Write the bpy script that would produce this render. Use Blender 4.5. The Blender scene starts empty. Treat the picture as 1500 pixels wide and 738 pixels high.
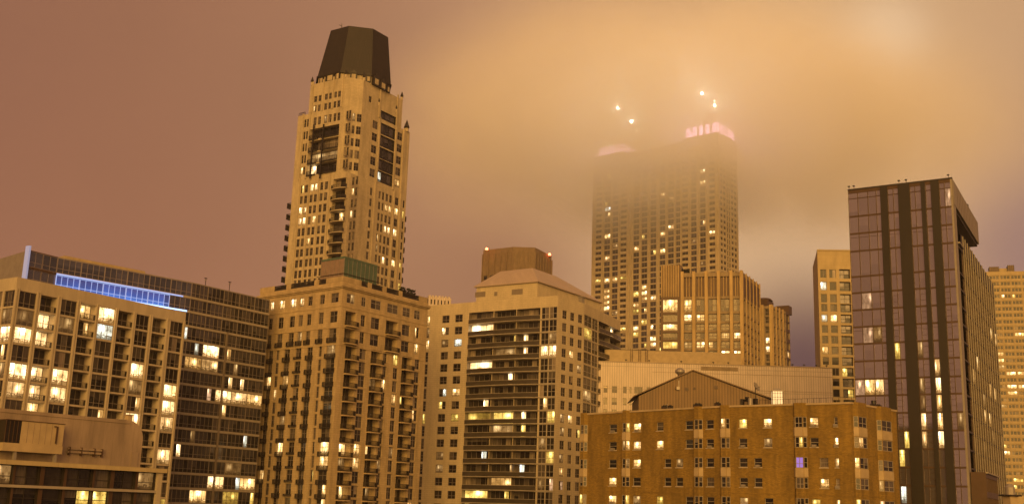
import bpy, math, random
from mathutils import Vector, Matrix

# ------------------------------------------------------------------ camera
FOC, PITCH, ROLL, HC = 1650.0, math.radians(13.0), math.radians(1.9), 45.0
IMW, IMH = 1500.0, 738.0
sc = bpy.context.scene
COL = sc.collection
cp, sp = math.cos(PITCH), math.sin(PITCH)
cr, sr = math.cos(ROLL), math.sin(ROLL)
cF = Vector((0, cp, sp))
cU0 = Vector((0, -sp, cp))
cX0 = Vector((1, 0, 0))
cR = cX0 * cr + cU0 * sr
cU = cU0 * cr - cX0 * sr
cam = bpy.data.objects.new('camera', bpy.data.cameras.new('camera'))
COL.objects.link(cam)
m = Matrix.Identity(4)
for i in range(3):
    m[i][0], m[i][1], m[i][2] = cR[i], cU[i], -cF[i]
m[2][3] = HC
cam.matrix_world = m
cam.data.sensor_width = 36.0
cam.data.lens = FOC / IMW * 36.0
cam.data.clip_start, cam.data.clip_end = 0.5, 20000
sc.camera = cam
sc.view_settings.view_transform = 'Standard'
sc.view_settings.look = 'None'
sc.view_settings.exposure = 0.0
sc.view_settings.gamma = 1.0
sc.view_settings.use_curve_mapping = False
sc.render.engine = 'CYCLES'
cy = sc.cycles
cy.max_bounces = 14
cy.diffuse_bounces = 2
cy.glossy_bounces = 3
cy.transmission_bounces = 2
cy.volume_bounces = 12
cy.transparent_max_bounces = 6
cy.volume_max_steps = 96
cy.volume_step_rate = 1.0
cy.use_denoising = True
cy.sample_clamp_indirect = 3.0


def ray(x, y):
    d = cF * FOC + cR * (x - IMW / 2) - cU * (y - IMH / 2)
    return d


def at_dist(x, y, D):
    d = ray(x, y)
    d = d * (D / d.y)
    return Vector((d.x, d.y, d.z + HC))


def at_z(x, y, z):
    d = ray(x, y)
    d = d * ((z - HC) / d.z)
    return Vector((d.x, d.y, z))


def project(p):
    q = Vector(p) - Vector((0, 0, HC))
    k = q.dot(cF)
    return IMW / 2 + FOC * q.dot(cR) / k, IMH / 2 - FOC * q.dot(cU) / k


def lin(r, g, b):
    f = lambda c: (c / 255 / 12.92) if c / 255 <= 0.04045 else ((c / 255 + 0.055) / 1.055) ** 2.4
    return (f(r), f(g), f(b), 1.0)


# ------------------------------------------------------------------ night sky, lit from below by the town
world = bpy.data.worlds.new('World')
sc.world = world
world.use_nodes = True
wt = world.node_tree
for n in list(wt.nodes):
    wt.nodes.remove(n)


def N(t, typ, **kw):
    n = t.nodes.new(typ)
    for k, v in kw.items():
        setattr(n, k, v)
    return n


wo = N(wt, 'ShaderNodeOutputWorld')
bg = N(wt, 'ShaderNodeBackground')
wt.links.new(bg.outputs[0], wo.inputs[0])
tc = N(wt, 'ShaderNodeTexCoord')
nrm = N(wt, 'ShaderNodeVectorMath', operation='NORMALIZE')
wt.links.new(tc.outputs['Generated'], nrm.inputs[0])
nz = N(wt, 'ShaderNodeTexNoise')
nz.inputs['Scale'].default_value = 3.5
nz.inputs['Detail'].default_value = 3.0
nz.inputs['Roughness'].default_value = 0.45
wt.links.new(nrm.outputs[0], nz.inputs['Vector'])
rgb = N(wt, 'ShaderNodeRGB')
rgb.outputs[0].default_value = lin(166, 115, 86)
cur = rgb.outputs[0]
SKY = [  # photo x, y, radius in degrees, colour, weight
    (-50, 100, 20, lin(142, 96, 78), 0.8),
    (90, 330, 12, lin(156, 104, 78), 0.5),
    (640, 0, 15, lin(160, 113, 88), 0.8),
    (1190, 200, 21, lin(232, 188, 136), 0.97),
    (980, 40, 9, lin(196, 148, 106), 0.5),
    (1150, 300, 11, lin(240, 198, 152), 0.9),
    (1285, 66, 2.6, lin(255, 226, 190), 0.55),
    (1310, 56, 2.2, lin(255, 226, 190), 0.45),
    (1560, 40, 9, lin(206, 164, 124), 0.7),
    (1530, 370, 7, lin(150, 118, 114), 0.9),
    (740, 410, 6, lin(150, 102, 78), 0.6),
    (1240, 690, 10, lin(90, 66, 68), 0.9),
    (1180, 535, 6, lin(88, 64, 74), 0.9),
]
for (px, py, rad, col, wgt) in SKY:
    d = ray(px, py).normalized()
    dp = N(wt, 'ShaderNodeVectorMath', operation='DOT_PRODUCT')
    wt.links.new(nrm.outputs[0], dp.inputs[0])
    dp.inputs[1].default_value = d
    sig = math.radians(rad) * 0.5
    e1 = N(wt, 'ShaderNodeMath', operation='MULTIPLY_ADD')   # (dot - 1) / sigma^2
    wt.links.new(dp.outputs['Value'], e1.inputs[0])
    e1.inputs[1].default_value = 1 / sig ** 2
    e1.inputs[2].default_value = -1 / sig ** 2
    e2 = N(wt, 'ShaderNodeMath', operation='EXPONENT')
    wt.links.new(e1.outputs[0], e2.inputs[0])
    mr = N(wt, 'ShaderNodeMath', operation='MULTIPLY')
    wt.links.new(e2.outputs[0], mr.inputs[0])
    mr.inputs[1].default_value = wgt
    mx = N(wt, 'ShaderNodeMix', data_type='RGBA')
    wt.links.new(mr.outputs[0], mx.inputs[0])
    wt.links.new(cur, mx.inputs[6])
    mx.inputs[7].default_value = col
    cur = mx.outputs[2]
# brighter sky patch added overhead and behind the viewer to light cloud and facades
dp = N(wt, 'ShaderNodeVectorMath', operation='DOT_PRODUCT')
wt.links.new(nrm.outputs[0], dp.inputs[0])
dp.inputs[1].default_value = Vector((0.0, -0.40, 0.92)).normalized()
sig = math.radians(20)
e1 = N(wt, 'ShaderNodeMath', operation='MULTIPLY_ADD')
wt.links.new(dp.outputs['Value'], e1.inputs[0])
e1.inputs[1].default_value = 1 / sig ** 2
e1.inputs[2].default_value = -1 / sig ** 2
e2 = N(wt, 'ShaderNodeMath', operation='EXPONENT')
wt.links.new(e1.outputs[0], e2.inputs[0])
mx = N(wt, 'ShaderNodeMix', data_type='RGBA')
wt.links.new(e2.outputs[0], mx.inputs[0])
wt.links.new(cur, mx.inputs[6])
mx.inputs[7].default_value = (0.50, 0.33, 0.22, 1)
cur = mx.outputs[2]
mrn = N(wt, 'ShaderNodeMapRange')
mrn.inputs['From Min'].default_value = 0.3
mrn.inputs['From Max'].default_value = 0.7
mrn.inputs['To Min'].default_value = 0.93
mrn.inputs['To Max'].default_value = 1.07
wt.links.new(nz.outputs[0], mrn.inputs['Value'])
ml = N(wt, 'ShaderNodeVectorMath', operation='SCALE')
wt.links.new(cur, ml.inputs[0])
wt.links.new(mrn.outputs[0], ml.inputs['Scale'])
wt.links.new(ml.outputs[0], bg.inputs[0])
bg.inputs[1].default_value = 1.0

# the sodium glow of the streets behind the viewer, one broad soft lamp
sun = bpy.data.objects.new('city_glow', bpy.data.lights.new('city_glow', 'SUN'))
COL.objects.link(sun)
sun.data.energy = 4.0
sun.data.angle = math.radians(50)
sun.data.color = (1.0, 0.54, 0.125)
az, el = math.radians(268), math.radians(9)
ldir = Vector((math.cos(el) * math.cos(az), math.cos(el) * math.sin(az), math.sin(el)))
sun.rotation_euler = ldir.to_track_quat('Z', 'Y').to_euler()

# ------------------------------------------------------------------ materials
MATS = {}


def newmat(name):
    mt = bpy.data.materials.new(name)
    mt.use_nodes = True
    t = mt.node_tree
    b = t.nodes['Principled BSDF']
    MATS[name] = mt
    return mt, t, b


def wallmat(name, col, rough=0.85, bw=1.6, bh=0.6, mort=0.03, mdark=0.72, var=0.12, stain=0.18, metal=0.0, vert=False):
    mt, t, b = newmat(name)
    L = t.links
    uv = N(t, 'ShaderNodeUVMap', uv_map='UVMap')
    br = N(t, 'ShaderNodeTexBrick')
    br.offset = 0.5 if not vert else 0.0
    br.inputs['Scale'].default_value = 1.0
    br.inputs['Brick Width'].default_value = bw
    br.inputs['Row Height'].default_value = bh
    br.inputs['Mortar Size'].default_value = mort
    br.inputs['Mortar Smooth'].default_value = 0.3
    c = Vector(col[:3])
    br.inputs['Color1'].default_value = (*(c * (1 + var)), 1)
    br.inputs['Color2'].default_value = (*(c * (1 - var)), 1)
    br.inputs['Mortar'].default_value = (*(c * mdark), 1)
    L.new(uv.outputs[0], br.inputs['Vector'])
    # weather streaks and blotches
    mp = N(t, 'ShaderNodeMapping')
    mp.inputs['Scale'].default_value = (0.55, 0.11, 1)
    L.new(uv.outputs[0], mp.inputs[0])
    no = N(t, 'ShaderNodeTexNoise')
    no.inputs['Scale'].default_value = 1.0
    no.inputs['Detail'].default_value = 5
    no.inputs['Roughness'].default_value = 0.65
    L.new(mp.outputs[0], no.inputs['Vector'])
    mr = N(t, 'ShaderNodeMapRange')
    mr.inputs['From Min'].default_value = 0.3
    mr.inputs['From Max'].default_value = 0.7
    mr.inputs['To Min'].default_value = 1 - stain * 1.7
    mr.inputs['To Max'].default_value = 1 + stain * 0.9
    L.new(no.outputs[0], mr.inputs['Value'])
    sm = N(t, 'ShaderNodeVectorMath', operation='SCALE')
    L.new(br.outputs[0], sm.inputs[0])
    L.new(mr.outputs[0], sm.inputs['Scale'])
    L.new(sm.outputs[0], b.inputs['Base Color'])
    b.inputs['Roughness'].default_value = rough
    b.inputs['Metallic'].default_value = metal
    return mt


def plain(name, col, rough=0.6, metal=0.0, noise=0.12):
    mt, t, b = newmat(name)
    tcn = N(t, 'ShaderNodeTexCoord')
    no = N(t, 'ShaderNodeTexNoise')
    no.inputs['Scale'].default_value = 0.8
    no.inputs['Detail'].default_value = 4
    t.links.new(tcn.outputs['Object'], no.inputs['Vector'])
    mr = N(t, 'ShaderNodeMapRange')
    mr.inputs['From Min'].default_value = 0.3
    mr.inputs['From Max'].default_value = 0.7
    mr.inputs['To Min'].default_value = 1 - noise
    mr.inputs['To Max'].default_value = 1 + noise
    t.links.new(no.outputs[0], mr.inputs['Value'])
    sm = N(t, 'ShaderNodeVectorMath', operation='SCALE')
    sm.inputs[0].default_value = col[:3]
    t.links.new(mr.outputs[0], sm.inputs['Scale'])
    t.links.new(sm.outputs[0], b.inputs['Base Color'])
    b.inputs['Roughness'].default_value = rough
    b.inputs['Metallic'].default_value = metal
    return mt


def emit(name, col, strength):
    mt, t, b = newmat(name)
    b.inputs['Base Color'].default_value = (0.3, 0.3, 0.3, 1)
    b.inputs['Emission Color'].default_value = col
    b.inputs['Emission Strength'].default_value = strength
    return mt


def glassmat(name, dark, mid, light, metal=0.0, rough=0.12, p_mid=0.62, p_light=0.86, bump=0.0, grain=1.0):
    """unlit window: dark room, half drawn or fully drawn curtain behind the pane, told apart by the rnd layer"""
    mt, t, b = newmat(name)
    L = t.links
    r = N(t, 'ShaderNodeUVMap', uv_map='rnd')
    sx = N(t, 'ShaderNodeSeparateXYZ')
    L.new(r.outputs[0], sx.inputs[0])
    ramp = N(t, 'ShaderNodeValToRGB')
    ramp.color_ramp.interpolation = 'LINEAR'
    e = ramp.color_ramp.elements
    e[0].position = 0.0
    e[0].color = (*dark, 1)
    e[1].position = 1.0
    e[1].color = (*light, 1)
    k = e.new(p_mid)
    k.color = (*[a * 0.7 + c * 0.3 for a, c in zip(dark, mid)], 1)
    k = e.new(p_mid + 0.04)
    k.color = (*mid, 1)
    k = e.new(p_light)
    k.color = (*mid, 1)
    L.new(sx.outputs[0], ramp.inputs[0])
    # blinds drawn partway down
    uv = N(t, 'ShaderNodeUVMap', uv_map='UVMap')
    sy = N(t, 'ShaderNodeSeparateXYZ')
    L.new(uv.outputs[0], sy.inputs[0])
    gt = N(t, 'ShaderNodeMath', operation='GREATER_THAN')
    L.new(sy.outputs[1], gt.inputs[0])
    L.new(sx.outputs[1], gt.inputs[1])
    mx = N(t, 'ShaderNodeMix', data_type='RGBA')
    L.new(gt.outputs[0], mx.inputs[0])
    mx.inputs[6].default_value = (*dark, 1)
    L.new(ramp.outputs[0], mx.inputs[7])
    wv = N(t, 'ShaderNodeTexNoise')
    mp = N(t, 'ShaderNodeMapping')
    mp.inputs['Scale'].default_value = (9, 1.2, 1)
    ad = N(t, 'ShaderNodeVectorMath', operation='ADD')
    sc2 = N(t, 'ShaderNodeVectorMath', operation='SCALE')
    sc2.inputs['Scale'].default_value = 37.0
    L.new(r.outputs[0], sc2.inputs[0])
    L.new(uv.outputs[0], ad.inputs[0])
    L.new(sc2.outputs[0], ad.inputs[1])
    L.new(ad.outputs[0], mp.inputs[0])
    L.new(mp.outputs[0], wv.inputs['Vector'])
    wv.inputs['Scale'].default_value = 1.0
    mr = N(t, 'ShaderNodeMapRange')
    mr.inputs['From Min'].default_value = 0.3
    mr.inputs['From Max'].default_value = 0.7
    mr.inputs['To Min'].default_value = 1 - 0.4 * grain
    mr.inputs['To Max'].default_value = 1 + 0.3 * grain
    L.new(wv.outputs[0], mr.inputs['Value'])
    s3 = N(t, 'ShaderNodeVectorMath', operation='SCALE')
    L.new(mx.outputs[2], s3.inputs[0])
    L.new(mr.outputs[0], s3.inputs['Scale'])
    L.new(s3.outputs[0], b.inputs['Base Color'])
    b.inputs['Metallic'].default_value = metal
    b.inputs['Roughness'].default_value = rough
    b.inputs['Specular IOR Level'].default_value = 0.32
    if bump:
        bn = N(t, 'ShaderNodeBump')
        bn.inputs['Strength'].default_value = bump
        L.new(wv.outputs[0], bn.inputs['Height'])
        L.new(bn.outputs[0], b.inputs['Normal'])
    return mt


def litmat(name, c_lo, c_hi, strength, contrast=1.0, furniture=1.0):
    """a lit room behind a pane: lamps near the ceiling, walls, furniture against the light, curtain folds"""
    mt, t, b = newmat(name)
    L = t.links

    def M(op, a, bb=None, cc=None):
        n = N(t, 'ShaderNodeMath', operation=op)
        for i, v in enumerate((a, bb, cc)):
            if v is None:
                continue
            if isinstance(v, (int, float)):
                n.inputs[i].default_value = v
            else:
                L.new(v, n.inputs[i])
        return n.outputs[0]
    r = N(t, 'ShaderNodeUVMap', uv_map='rnd')
    uv = N(t, 'ShaderNodeUVMap', uv_map='UVMap')
    rs = N(t, 'ShaderNodeSeparateXYZ')
    L.new(r.outputs[0], rs.inputs[0])
    us = N(t, 'ShaderNodeSeparateXYZ')
    L.new(uv.outputs[0], us.inputs[0])
    U, V, r1, r2 = us.outputs[0], us.outputs[1], rs.outputs[0], rs.outputs[1]
    sh = N(t, 'ShaderNodeVectorMath', operation='SCALE')
    L.new(r.outputs[0], sh.inputs[0])
    sh.inputs['Scale'].default_value = 61.0
    ad = N(t, 'ShaderNodeVectorMath', operation='ADD')
    L.new(uv.outputs[0], ad.inputs[0])
    L.new(sh.outputs[0], ad.inputs[1])

    def noise(sx, sy, det=2.0):
        mp = N(t, 'ShaderNodeMapping')
        mp.inputs['Scale'].default_value = (sx, sy, 1)
        L.new(ad.outputs[0], mp.inputs[0])
        no = N(t, 'ShaderNodeTexNoise')
        no.inputs['Scale'].default_value = 1.0
        no.inputs['Detail'].default_value = det
        L.new(mp.outputs[0], no.inputs['Vector'])
        return no.outputs[0]
    n1 = noise(2.2, 1.3)
    n2 = noise(7.0, 5.0, 3.0)
    n3 = noise(14.0, 0.6)
    base = M('MULTIPLY_ADD', n1, 1.6, -0.25)
    folds = M('MULTIPLY_ADD', n3, 0.7, 0.65)
    base = M('MULTIPLY', base, folds)
    # ceiling lamp
    lx = M('MULTIPLY_ADD', r2, 0.7, 0.15)
    ly = M('MULTIPLY_ADD', r1, 0.25, 0.6)
    dx = M('MULTIPLY', M('SUBTRACT', U, lx), 1.6)
    dy = M('SUBTRACT', V, ly)
    dd = M('ADD', M('MULTIPLY', dx, dx), M('MULTIPLY', dy, dy))
    lamp = M('MULTIPLY', M('POWER', 2.718, M('MULTIPLY', dd, -22.0)), 1.9)
    # furniture silhouettes
    fh = M('MULTIPLY_ADD', n2, 0.95, -0.24)
    f = M('GREATER_THAN', V, fh)
    f = M('MULTIPLY_ADD', f, 0.75 * furniture, 1 - 0.75 * furniture)
    clut = M('MULTIPLY_ADD', M('GREATER_THAN', n2, 0.40), 0.5, 0.5)
    v = M('MULTIPLY', M('MULTIPLY', M('ADD', M('MAXIMUM', base, 0.12), lamp), f), clut)
    v = M('MULTIPLY', v, M('MULTIPLY_ADD', r1, 1.1, 0.45))
    cm = N(t, 'ShaderNodeMix', data_type='RGBA')
    cm.inputs[6].default_value = c_lo
    cm.inputs[7].default_value = c_hi
    L.new(M('MINIMUM', M('MULTIPLY', v, 0.6), 1.0), cm.inputs[0])
    L.new(cm.outputs[2], b.inputs['Emission Color'])
    L.new(M('MULTIPLY', v, strength), b.inputs['Emission Strength'])
    b.inputs['Base Color'].default_value = (0.05, 0.04, 0.03, 1)
    b.inputs['Roughness'].default_value = 0.15
    return mt


glassmat('glass', (0.008, 0.007, 0.007), (0.10, 0.085, 0.075), (0.34, 0.28, 0.22))
glassmat('glass_open', (0.012, 0.010, 0.010), (0.075, 0.062, 0.055), (0.25, 0.20, 0.17), p_mid=0.5)
glassmat('glass_mauve', (0.38, 0.36, 0.42), (0.43, 0.41, 0.47), (0.50, 0.47, 0.53), metal=0.85, rough=0.10, p_mid=0.4, grain=0.12)
glassmat('glass_side', (0.10, 0.095, 0.10), (0.22, 0.20, 0.20), (0.34, 0.30, 0.26), metal=0.35, rough=0.25, p_mid=0.5, grain=0.4)
glassmat('glass_blueish', (0.03, 0.03, 0.035), (0.10, 0.095, 0.11), (0.17, 0.15, 0.16), metal=0.55, rough=0.16, p_mid=0.35, bump=0.02)
glassmat('glass_cool', (0.075, 0.085, 0.14), (0.12, 0.13, 0.20), (0.17, 0.18, 0.26), metal=0.6, rough=0.14, p_mid=0.4, grain=0.3)
glassmat('glass_grey', (0.055, 0.048, 0.042), (0.13, 0.115, 0.095), (0.26, 0.22, 0.17), metal=0.35, rough=0.2, p_mid=0.4)
litmat('lit_warm', (1.0, 0.46, 0.09, 1), (1.0, 0.74, 0.34, 1), 2.0)
litmat('lit_bright', (1.0, 0.50, 0.13, 1), (1.0, 0.80, 0.46, 1), 2.8)
litmat('lit_yellow', (1.0, 0.55, 0.06, 1), (1.0, 0.78, 0.24, 1), 1.6, furniture=0.5)
litmat('lit_white', (0.85, 0.80, 0.55, 1), (0.95, 1.0, 0.92, 1), 1.7)
litmat('lit_dim', (0.9, 0.42, 0.10, 1), (1.0, 0.62, 0.24, 1), 0.45)
litmat('lit_peach', (1.0, 0.52, 0.26, 1), (1.0, 0.62, 0.34, 1), 0.85, furniture=0.0)
emit('lit_violet', (0.16, 0.07, 0.78, 1), 0.75)
emit('led_blue', (0.24, 0.46, 1.0, 1), 0.85)
emit('led_white', (0.30, 0.55, 1.0, 1), 2.4)
emit('lamp_warm', (1.0, 0.66, 0.30, 1), 0.95)
emit('lamp_red', (1.0, 0.14, 0.05, 1), 14.0)
emit('lamp_pink', (1.0, 0.50, 0.72, 1), 8.0)
emit('lamp_green', (0.62, 0.95, 0.45, 1), 14.0)
emit('lamp_star', (0.9, 1.0, 0.72, 1), 1400.0)

# blue backlit glass, brighter towards the strip lamps at its foot
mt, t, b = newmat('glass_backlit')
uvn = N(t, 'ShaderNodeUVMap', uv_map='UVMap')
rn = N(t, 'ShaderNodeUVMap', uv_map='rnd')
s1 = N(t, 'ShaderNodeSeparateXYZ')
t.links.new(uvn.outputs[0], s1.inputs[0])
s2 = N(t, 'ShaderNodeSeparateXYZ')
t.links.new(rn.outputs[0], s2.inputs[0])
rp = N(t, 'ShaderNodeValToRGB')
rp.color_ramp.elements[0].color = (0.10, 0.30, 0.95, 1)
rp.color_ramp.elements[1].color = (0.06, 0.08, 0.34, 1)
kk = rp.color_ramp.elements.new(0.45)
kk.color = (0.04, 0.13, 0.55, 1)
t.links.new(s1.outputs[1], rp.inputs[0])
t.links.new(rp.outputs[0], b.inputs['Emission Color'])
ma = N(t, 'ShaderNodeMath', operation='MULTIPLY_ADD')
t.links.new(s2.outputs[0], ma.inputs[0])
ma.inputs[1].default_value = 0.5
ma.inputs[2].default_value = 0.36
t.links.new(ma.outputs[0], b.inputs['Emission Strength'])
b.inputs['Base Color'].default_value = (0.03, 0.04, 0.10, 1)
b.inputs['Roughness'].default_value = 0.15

wallmat('concrete_tan', (0.47, 0.40, 0.30), bw=3.2, bh=3.0, mort=0.02, mdark=0.85, var=0.03, stain=0.12)
wallmat('stone_buff', (0.45, 0.345, 0.20), bw=1.3, bh=0.5, mort=0.035, mdark=0.80, var=0.06)
wallmat('stone_tower', (0.48, 0.40, 0.27), bw=1.2, bh=0.5, mort=0.035, mdark=0.82, var=0.06)
wallmat('stone_pale', (0.52, 0.44, 0.30), bw=1.6, bh=0.52, mort=0.035, mdark=0.78, var=0.03, stain=0.10)
wallmat('stone_cream', (0.46, 0.37, 0.21), bw=2.4, bh=1.0, mort=0.03, mdark=0.85, var=0.04, stain=0.10)
wallmat('brick', (0.255, 0.160, 0.026), bw=0.46, bh=0.17, mort=0.02, mdark=0.8, var=0.20, stain=0.24)
wallmat('granite', (0.30, 0.235, 0.15), bw=2.0, bh=1.0, mort=0.02, mdark=0.85, var=0.05)
wallmat('granite_dark', (0.21, 0.15, 0.09), bw=2.0, bh=1.0, mort=0.02, mdark=0.85, var=0.05)
wallmat('precast_gold', (0.50, 0.365, 0.17), bw=1.0, bh=2.0, mort=0.02, mdark=0.85, var=0.04)
wallmat('siding', (0.60, 0.51, 0.44), bw=0.62, bh=6.0, mort=0.09, mdark=0.66, var=0.02, vert=True, stain=0.10, rough=0.5)
wallmat('siding_brown', (0.19, 0.115, 0.045), bw=0.55, bh=30.0, mort=0.10, mdark=0.55, var=0.04, vert=True, rough=0.55, stain=0.15)
wallmat('metal_sheet', (0.34, 0.265, 0.20), bw=1.1, bh=14.0, mort=0.03, mdark=0.86, var=0.02, vert=True, rough=0.45, stain=0.2)
wallmat('roof_metal', (0.43, 0.34, 0.28), bw=0.6, bh=40.0, mort=0.03, mdark=0.82, var=0.02, vert=True, rough=0.5, stain=0.08)
wallmat('slate', (0.017, 0.012, 0.010), bw=0.9, bh=2.6, mort=0.09, mdark=0.4, var=0.14, rough=0.6)
plain('roof_grey', (0.14, 0.12, 0.10), 0.9)
plain('metal_dark', (0.022, 0.017, 0.013), 0.5)
plain('metal_black', (0.012, 0.009, 0.007), 0.45)
plain('metal_bronze', (0.085, 0.050, 0.028), 0.45, 0.3)
plain('metal_grey', (0.30, 0.27, 0.24), 0.45, 0.3)
plain('frame_pale', (0.34, 0.30, 0.25), 0.5)
plain('frame_mid', (0.20, 0.165, 0.13), 0.5)
plain('frame_mauve', (0.26, 0.22, 0.24), 0.4, 0.2)
plain('fascia', (0.26, 0.235, 0.20), 0.45, 0.2)
plain('panel_cream', (0.42, 0.33, 0.20), 0.7)
plain('netting_green', (0.075, 0.125, 0.10), 0.7)
plain('netting_pink', (0.24, 0.17, 0.14), 0.7)
plain('hedge', (0.02, 0.022, 0.014), 0.9, noise=0.5)
plain('asphalt', (0.05, 0.048, 0.045), 0.9)
emit('fin_blue_lit', (0.30, 0.45, 0.85, 1), 0.40)  # blue LED light falling on the fin, put in as its own glow
wallmat('dark_stripe', (0.013, 0.008, 0.004), bw=3.0, bh=1.5, mort=0.02, mdark=0.7, var=0.06, rough=0.5)

# rail glass seen edge on: a tinted solid panel
plain('rail_glass', (0.055, 0.046, 0.034), 0.25)

# ------------------------------------------------------------------ mesh helpers


ORD = ('first', 'second', 'third', 'fourth', 'fifth', 'sixth', 'seventh', 'eighth', 'ninth')


class MB:
    def __init__(s):
        s.v, s.f, s.m, s.uv, s.r = [], [], [], [], []

    def poly(s, pts, mat, uvs=None, rnd=(0, 0)):
        b0 = len(s.v)
        s.v += [tuple(p) for p in pts]
        s.f.append(tuple(range(b0, b0 + len(pts))))
        s.m.append(mat)
        if uvs is None:
            uvs = [(0, 0)] * len(pts)
        s.uv += list(uvs)
        s.r += [rnd] * len(pts)

    def join(s, o):
        b0 = len(s.v)
        s.v += o.v
        s.f += [tuple(i + b0 for i in f) for f in o.f]
        s.m += o.m
        s.uv += o.uv
        s.r += o.r

    def hexa(s, p, mat, skip=()):
        """p: 8 points, bottom ring 0-3 counterclockwise from above, top ring 4-7"""
        fs = dict(bot=(3, 2, 1, 0), top=(4, 5, 6, 7), s0=(0, 1, 5, 4), s1=(1, 2, 6, 5), s2=(2, 3, 7, 6), s3=(3, 0, 4, 7))
        for k, ix in fs.items():
            if k in skip:
                continue
            q = [Vector(p[i]) for i in ix]
            if k in ('bot', 'top'):
                uv = [(a.x, a.y) for a in q]
            else:
                w = ((q[1] - q[0]).to_2d()).length
                o = q[0].x * 0.83 + q[0].y * 0.55
                uv = [(o, q[0].z), (o + w, q[1].z), (o + w, q[2].z), (o, q[3].z)]
            s.poly(q, mat, uv)

    def prism(s, pts, z0, z1, mat, top=None, bottom=False, cap=True):
        """pts counterclockwise from above"""
        n = len(pts)
        o = 0
        for i in range(n):
            a, b2 = pts[i], pts[(i + 1) % n]
            w = (Vector(b2[:2]) - Vector(a[:2])).length
            s.poly([(a[0], a[1], z0), (b2[0], b2[1], z0), (b2[0], b2[1], z1), (a[0], a[1], z1)], mat,
                   [(o, z0), (o + w, z0), (o + w, z1), (o, z1)])
            o += w
        if cap:
            s.poly([(p[0], p[1], z1) for p in pts], top or mat, [(p[0], p[1]) for p in pts])
        if bottom:
            s.poly([(p[0], p[1], z0) for p in reversed(pts)], mat)

    def frustum(s, p0, z0, p1, z1, mat, top=None):
        n = len(p0)
        o = 0
        for i in range(n):
            j = (i + 1) % n
            w = (Vector(p0[j][:2]) - Vector(p0[i][:2])).length
            s.poly([(*p0[i][:2], z0), (*p0[j][:2], z0), (*p1[j][:2], z1), (*p1[i][:2], z1)], mat,
                   [(o, z0), (o + w, z0), (o + w, z1), (o, z1)])
            o += w
        s.poly([(*p[:2], z1) for p in p1], top or mat, [(p[0], p[1]) for p in p1])

    def build(s, name, parent=None, kind=None, smooth=False):
        off = Vector((0, 0, 0))
        q = parent
        while q is not None:
            off += q.location
            q = q.parent
        me = bpy.data.meshes.new(name)
        me.from_pydata([(a - off.x, b - off.y, c - off.z) for a, b, c in s.v], [], s.f)
        mats = []
        for k in s.m:
            if k not in mats:
                mats.append(k)
        for k in mats:
            me.materials.append(MATS[k])
        ix = {k: i for i, k in enumerate(mats)}
        me.polygons.foreach_set('material_index', [ix[k] for k in s.m])
        u = me.uv_layers.new(name='UVMap')
        u.data.foreach_set('uv', [c for p in s.uv for c in p])
        r = me.uv_layers.new(name='rnd')
        r.data.foreach_set('uv', [c for p in s.r for c in p])
        if smooth:
            me.polygons.foreach_set('use_smooth', [True] * len(s.f))
        me.update()
        o = bpy.data.objects.new(name, me)
        COL.objects.link(o)
        o.parent = parent
        if kind:
            o['kind'] = kind
        return o


class Face:
    """a vertical wall plane from a (left) to b (right) as seen from outside"""

    def __init__(s, a, b, zt, zb=0.0):
        s.a, s.b = Vector(a[:2]), Vector(b[:2])
        s.len = (s.b - s.a).length
        s.d = (s.b - s.a).normalized()
        s.n = Vector((s.d.y, -s.d.x))
        s.zt, s.zb = zt, zb

    def pt(s, u, z, off=0.0):
        p = s.a + s.d * u + s.n * off
        return Vector((p.x, p.y, z))

    def uz(s, x, y):
        r = ray(x, y)
        k = s.a.dot(s.n) / r.to_2d().dot(s.n)
        p = r * k
        return (p.to_2d() - s.a).dot(s.d), p.z + HC

    def box(s, mb, u0, u1, z0, z1, o0, o1, mat, skip=()):
        """between offsets o0 (inner) and o1 (outer)"""
        P = [s.pt(u0, z0, o1), s.pt(u1, z0, o1), s.pt(u1, z0, o0), s.pt(u0, z0, o0),
             s.pt(u0, z1, o1), s.pt(u1, z1, o1), s.pt(u1, z1, o0), s.pt(u0, z1, o0)]
        mb.hexa(P, mat, skip)

    def shift(s, off, zt=None, zb=None):
        return Face(s.a + s.n * off, s.b + s.n * off, s.zt if zt is None else zt, s.zb if zb is None else zb)


def line_x(corner, dirdeg, x, y):
    """length along a horizontal line from the corner to where the photo column x lies at height y"""
    d = Vector((math.cos(math.radians(dirdeg)), math.sin(math.radians(dirdeg))))
    r = ray(x, y).to_2d()
    n = Vector((r.y, -r.x))
    return -Vector(corner[:2]).dot(n) / d.dot(n)


def vdir(deg):
    return Vector((math.cos(math.radians(deg)), math.sin(math.radians(deg))))


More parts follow.
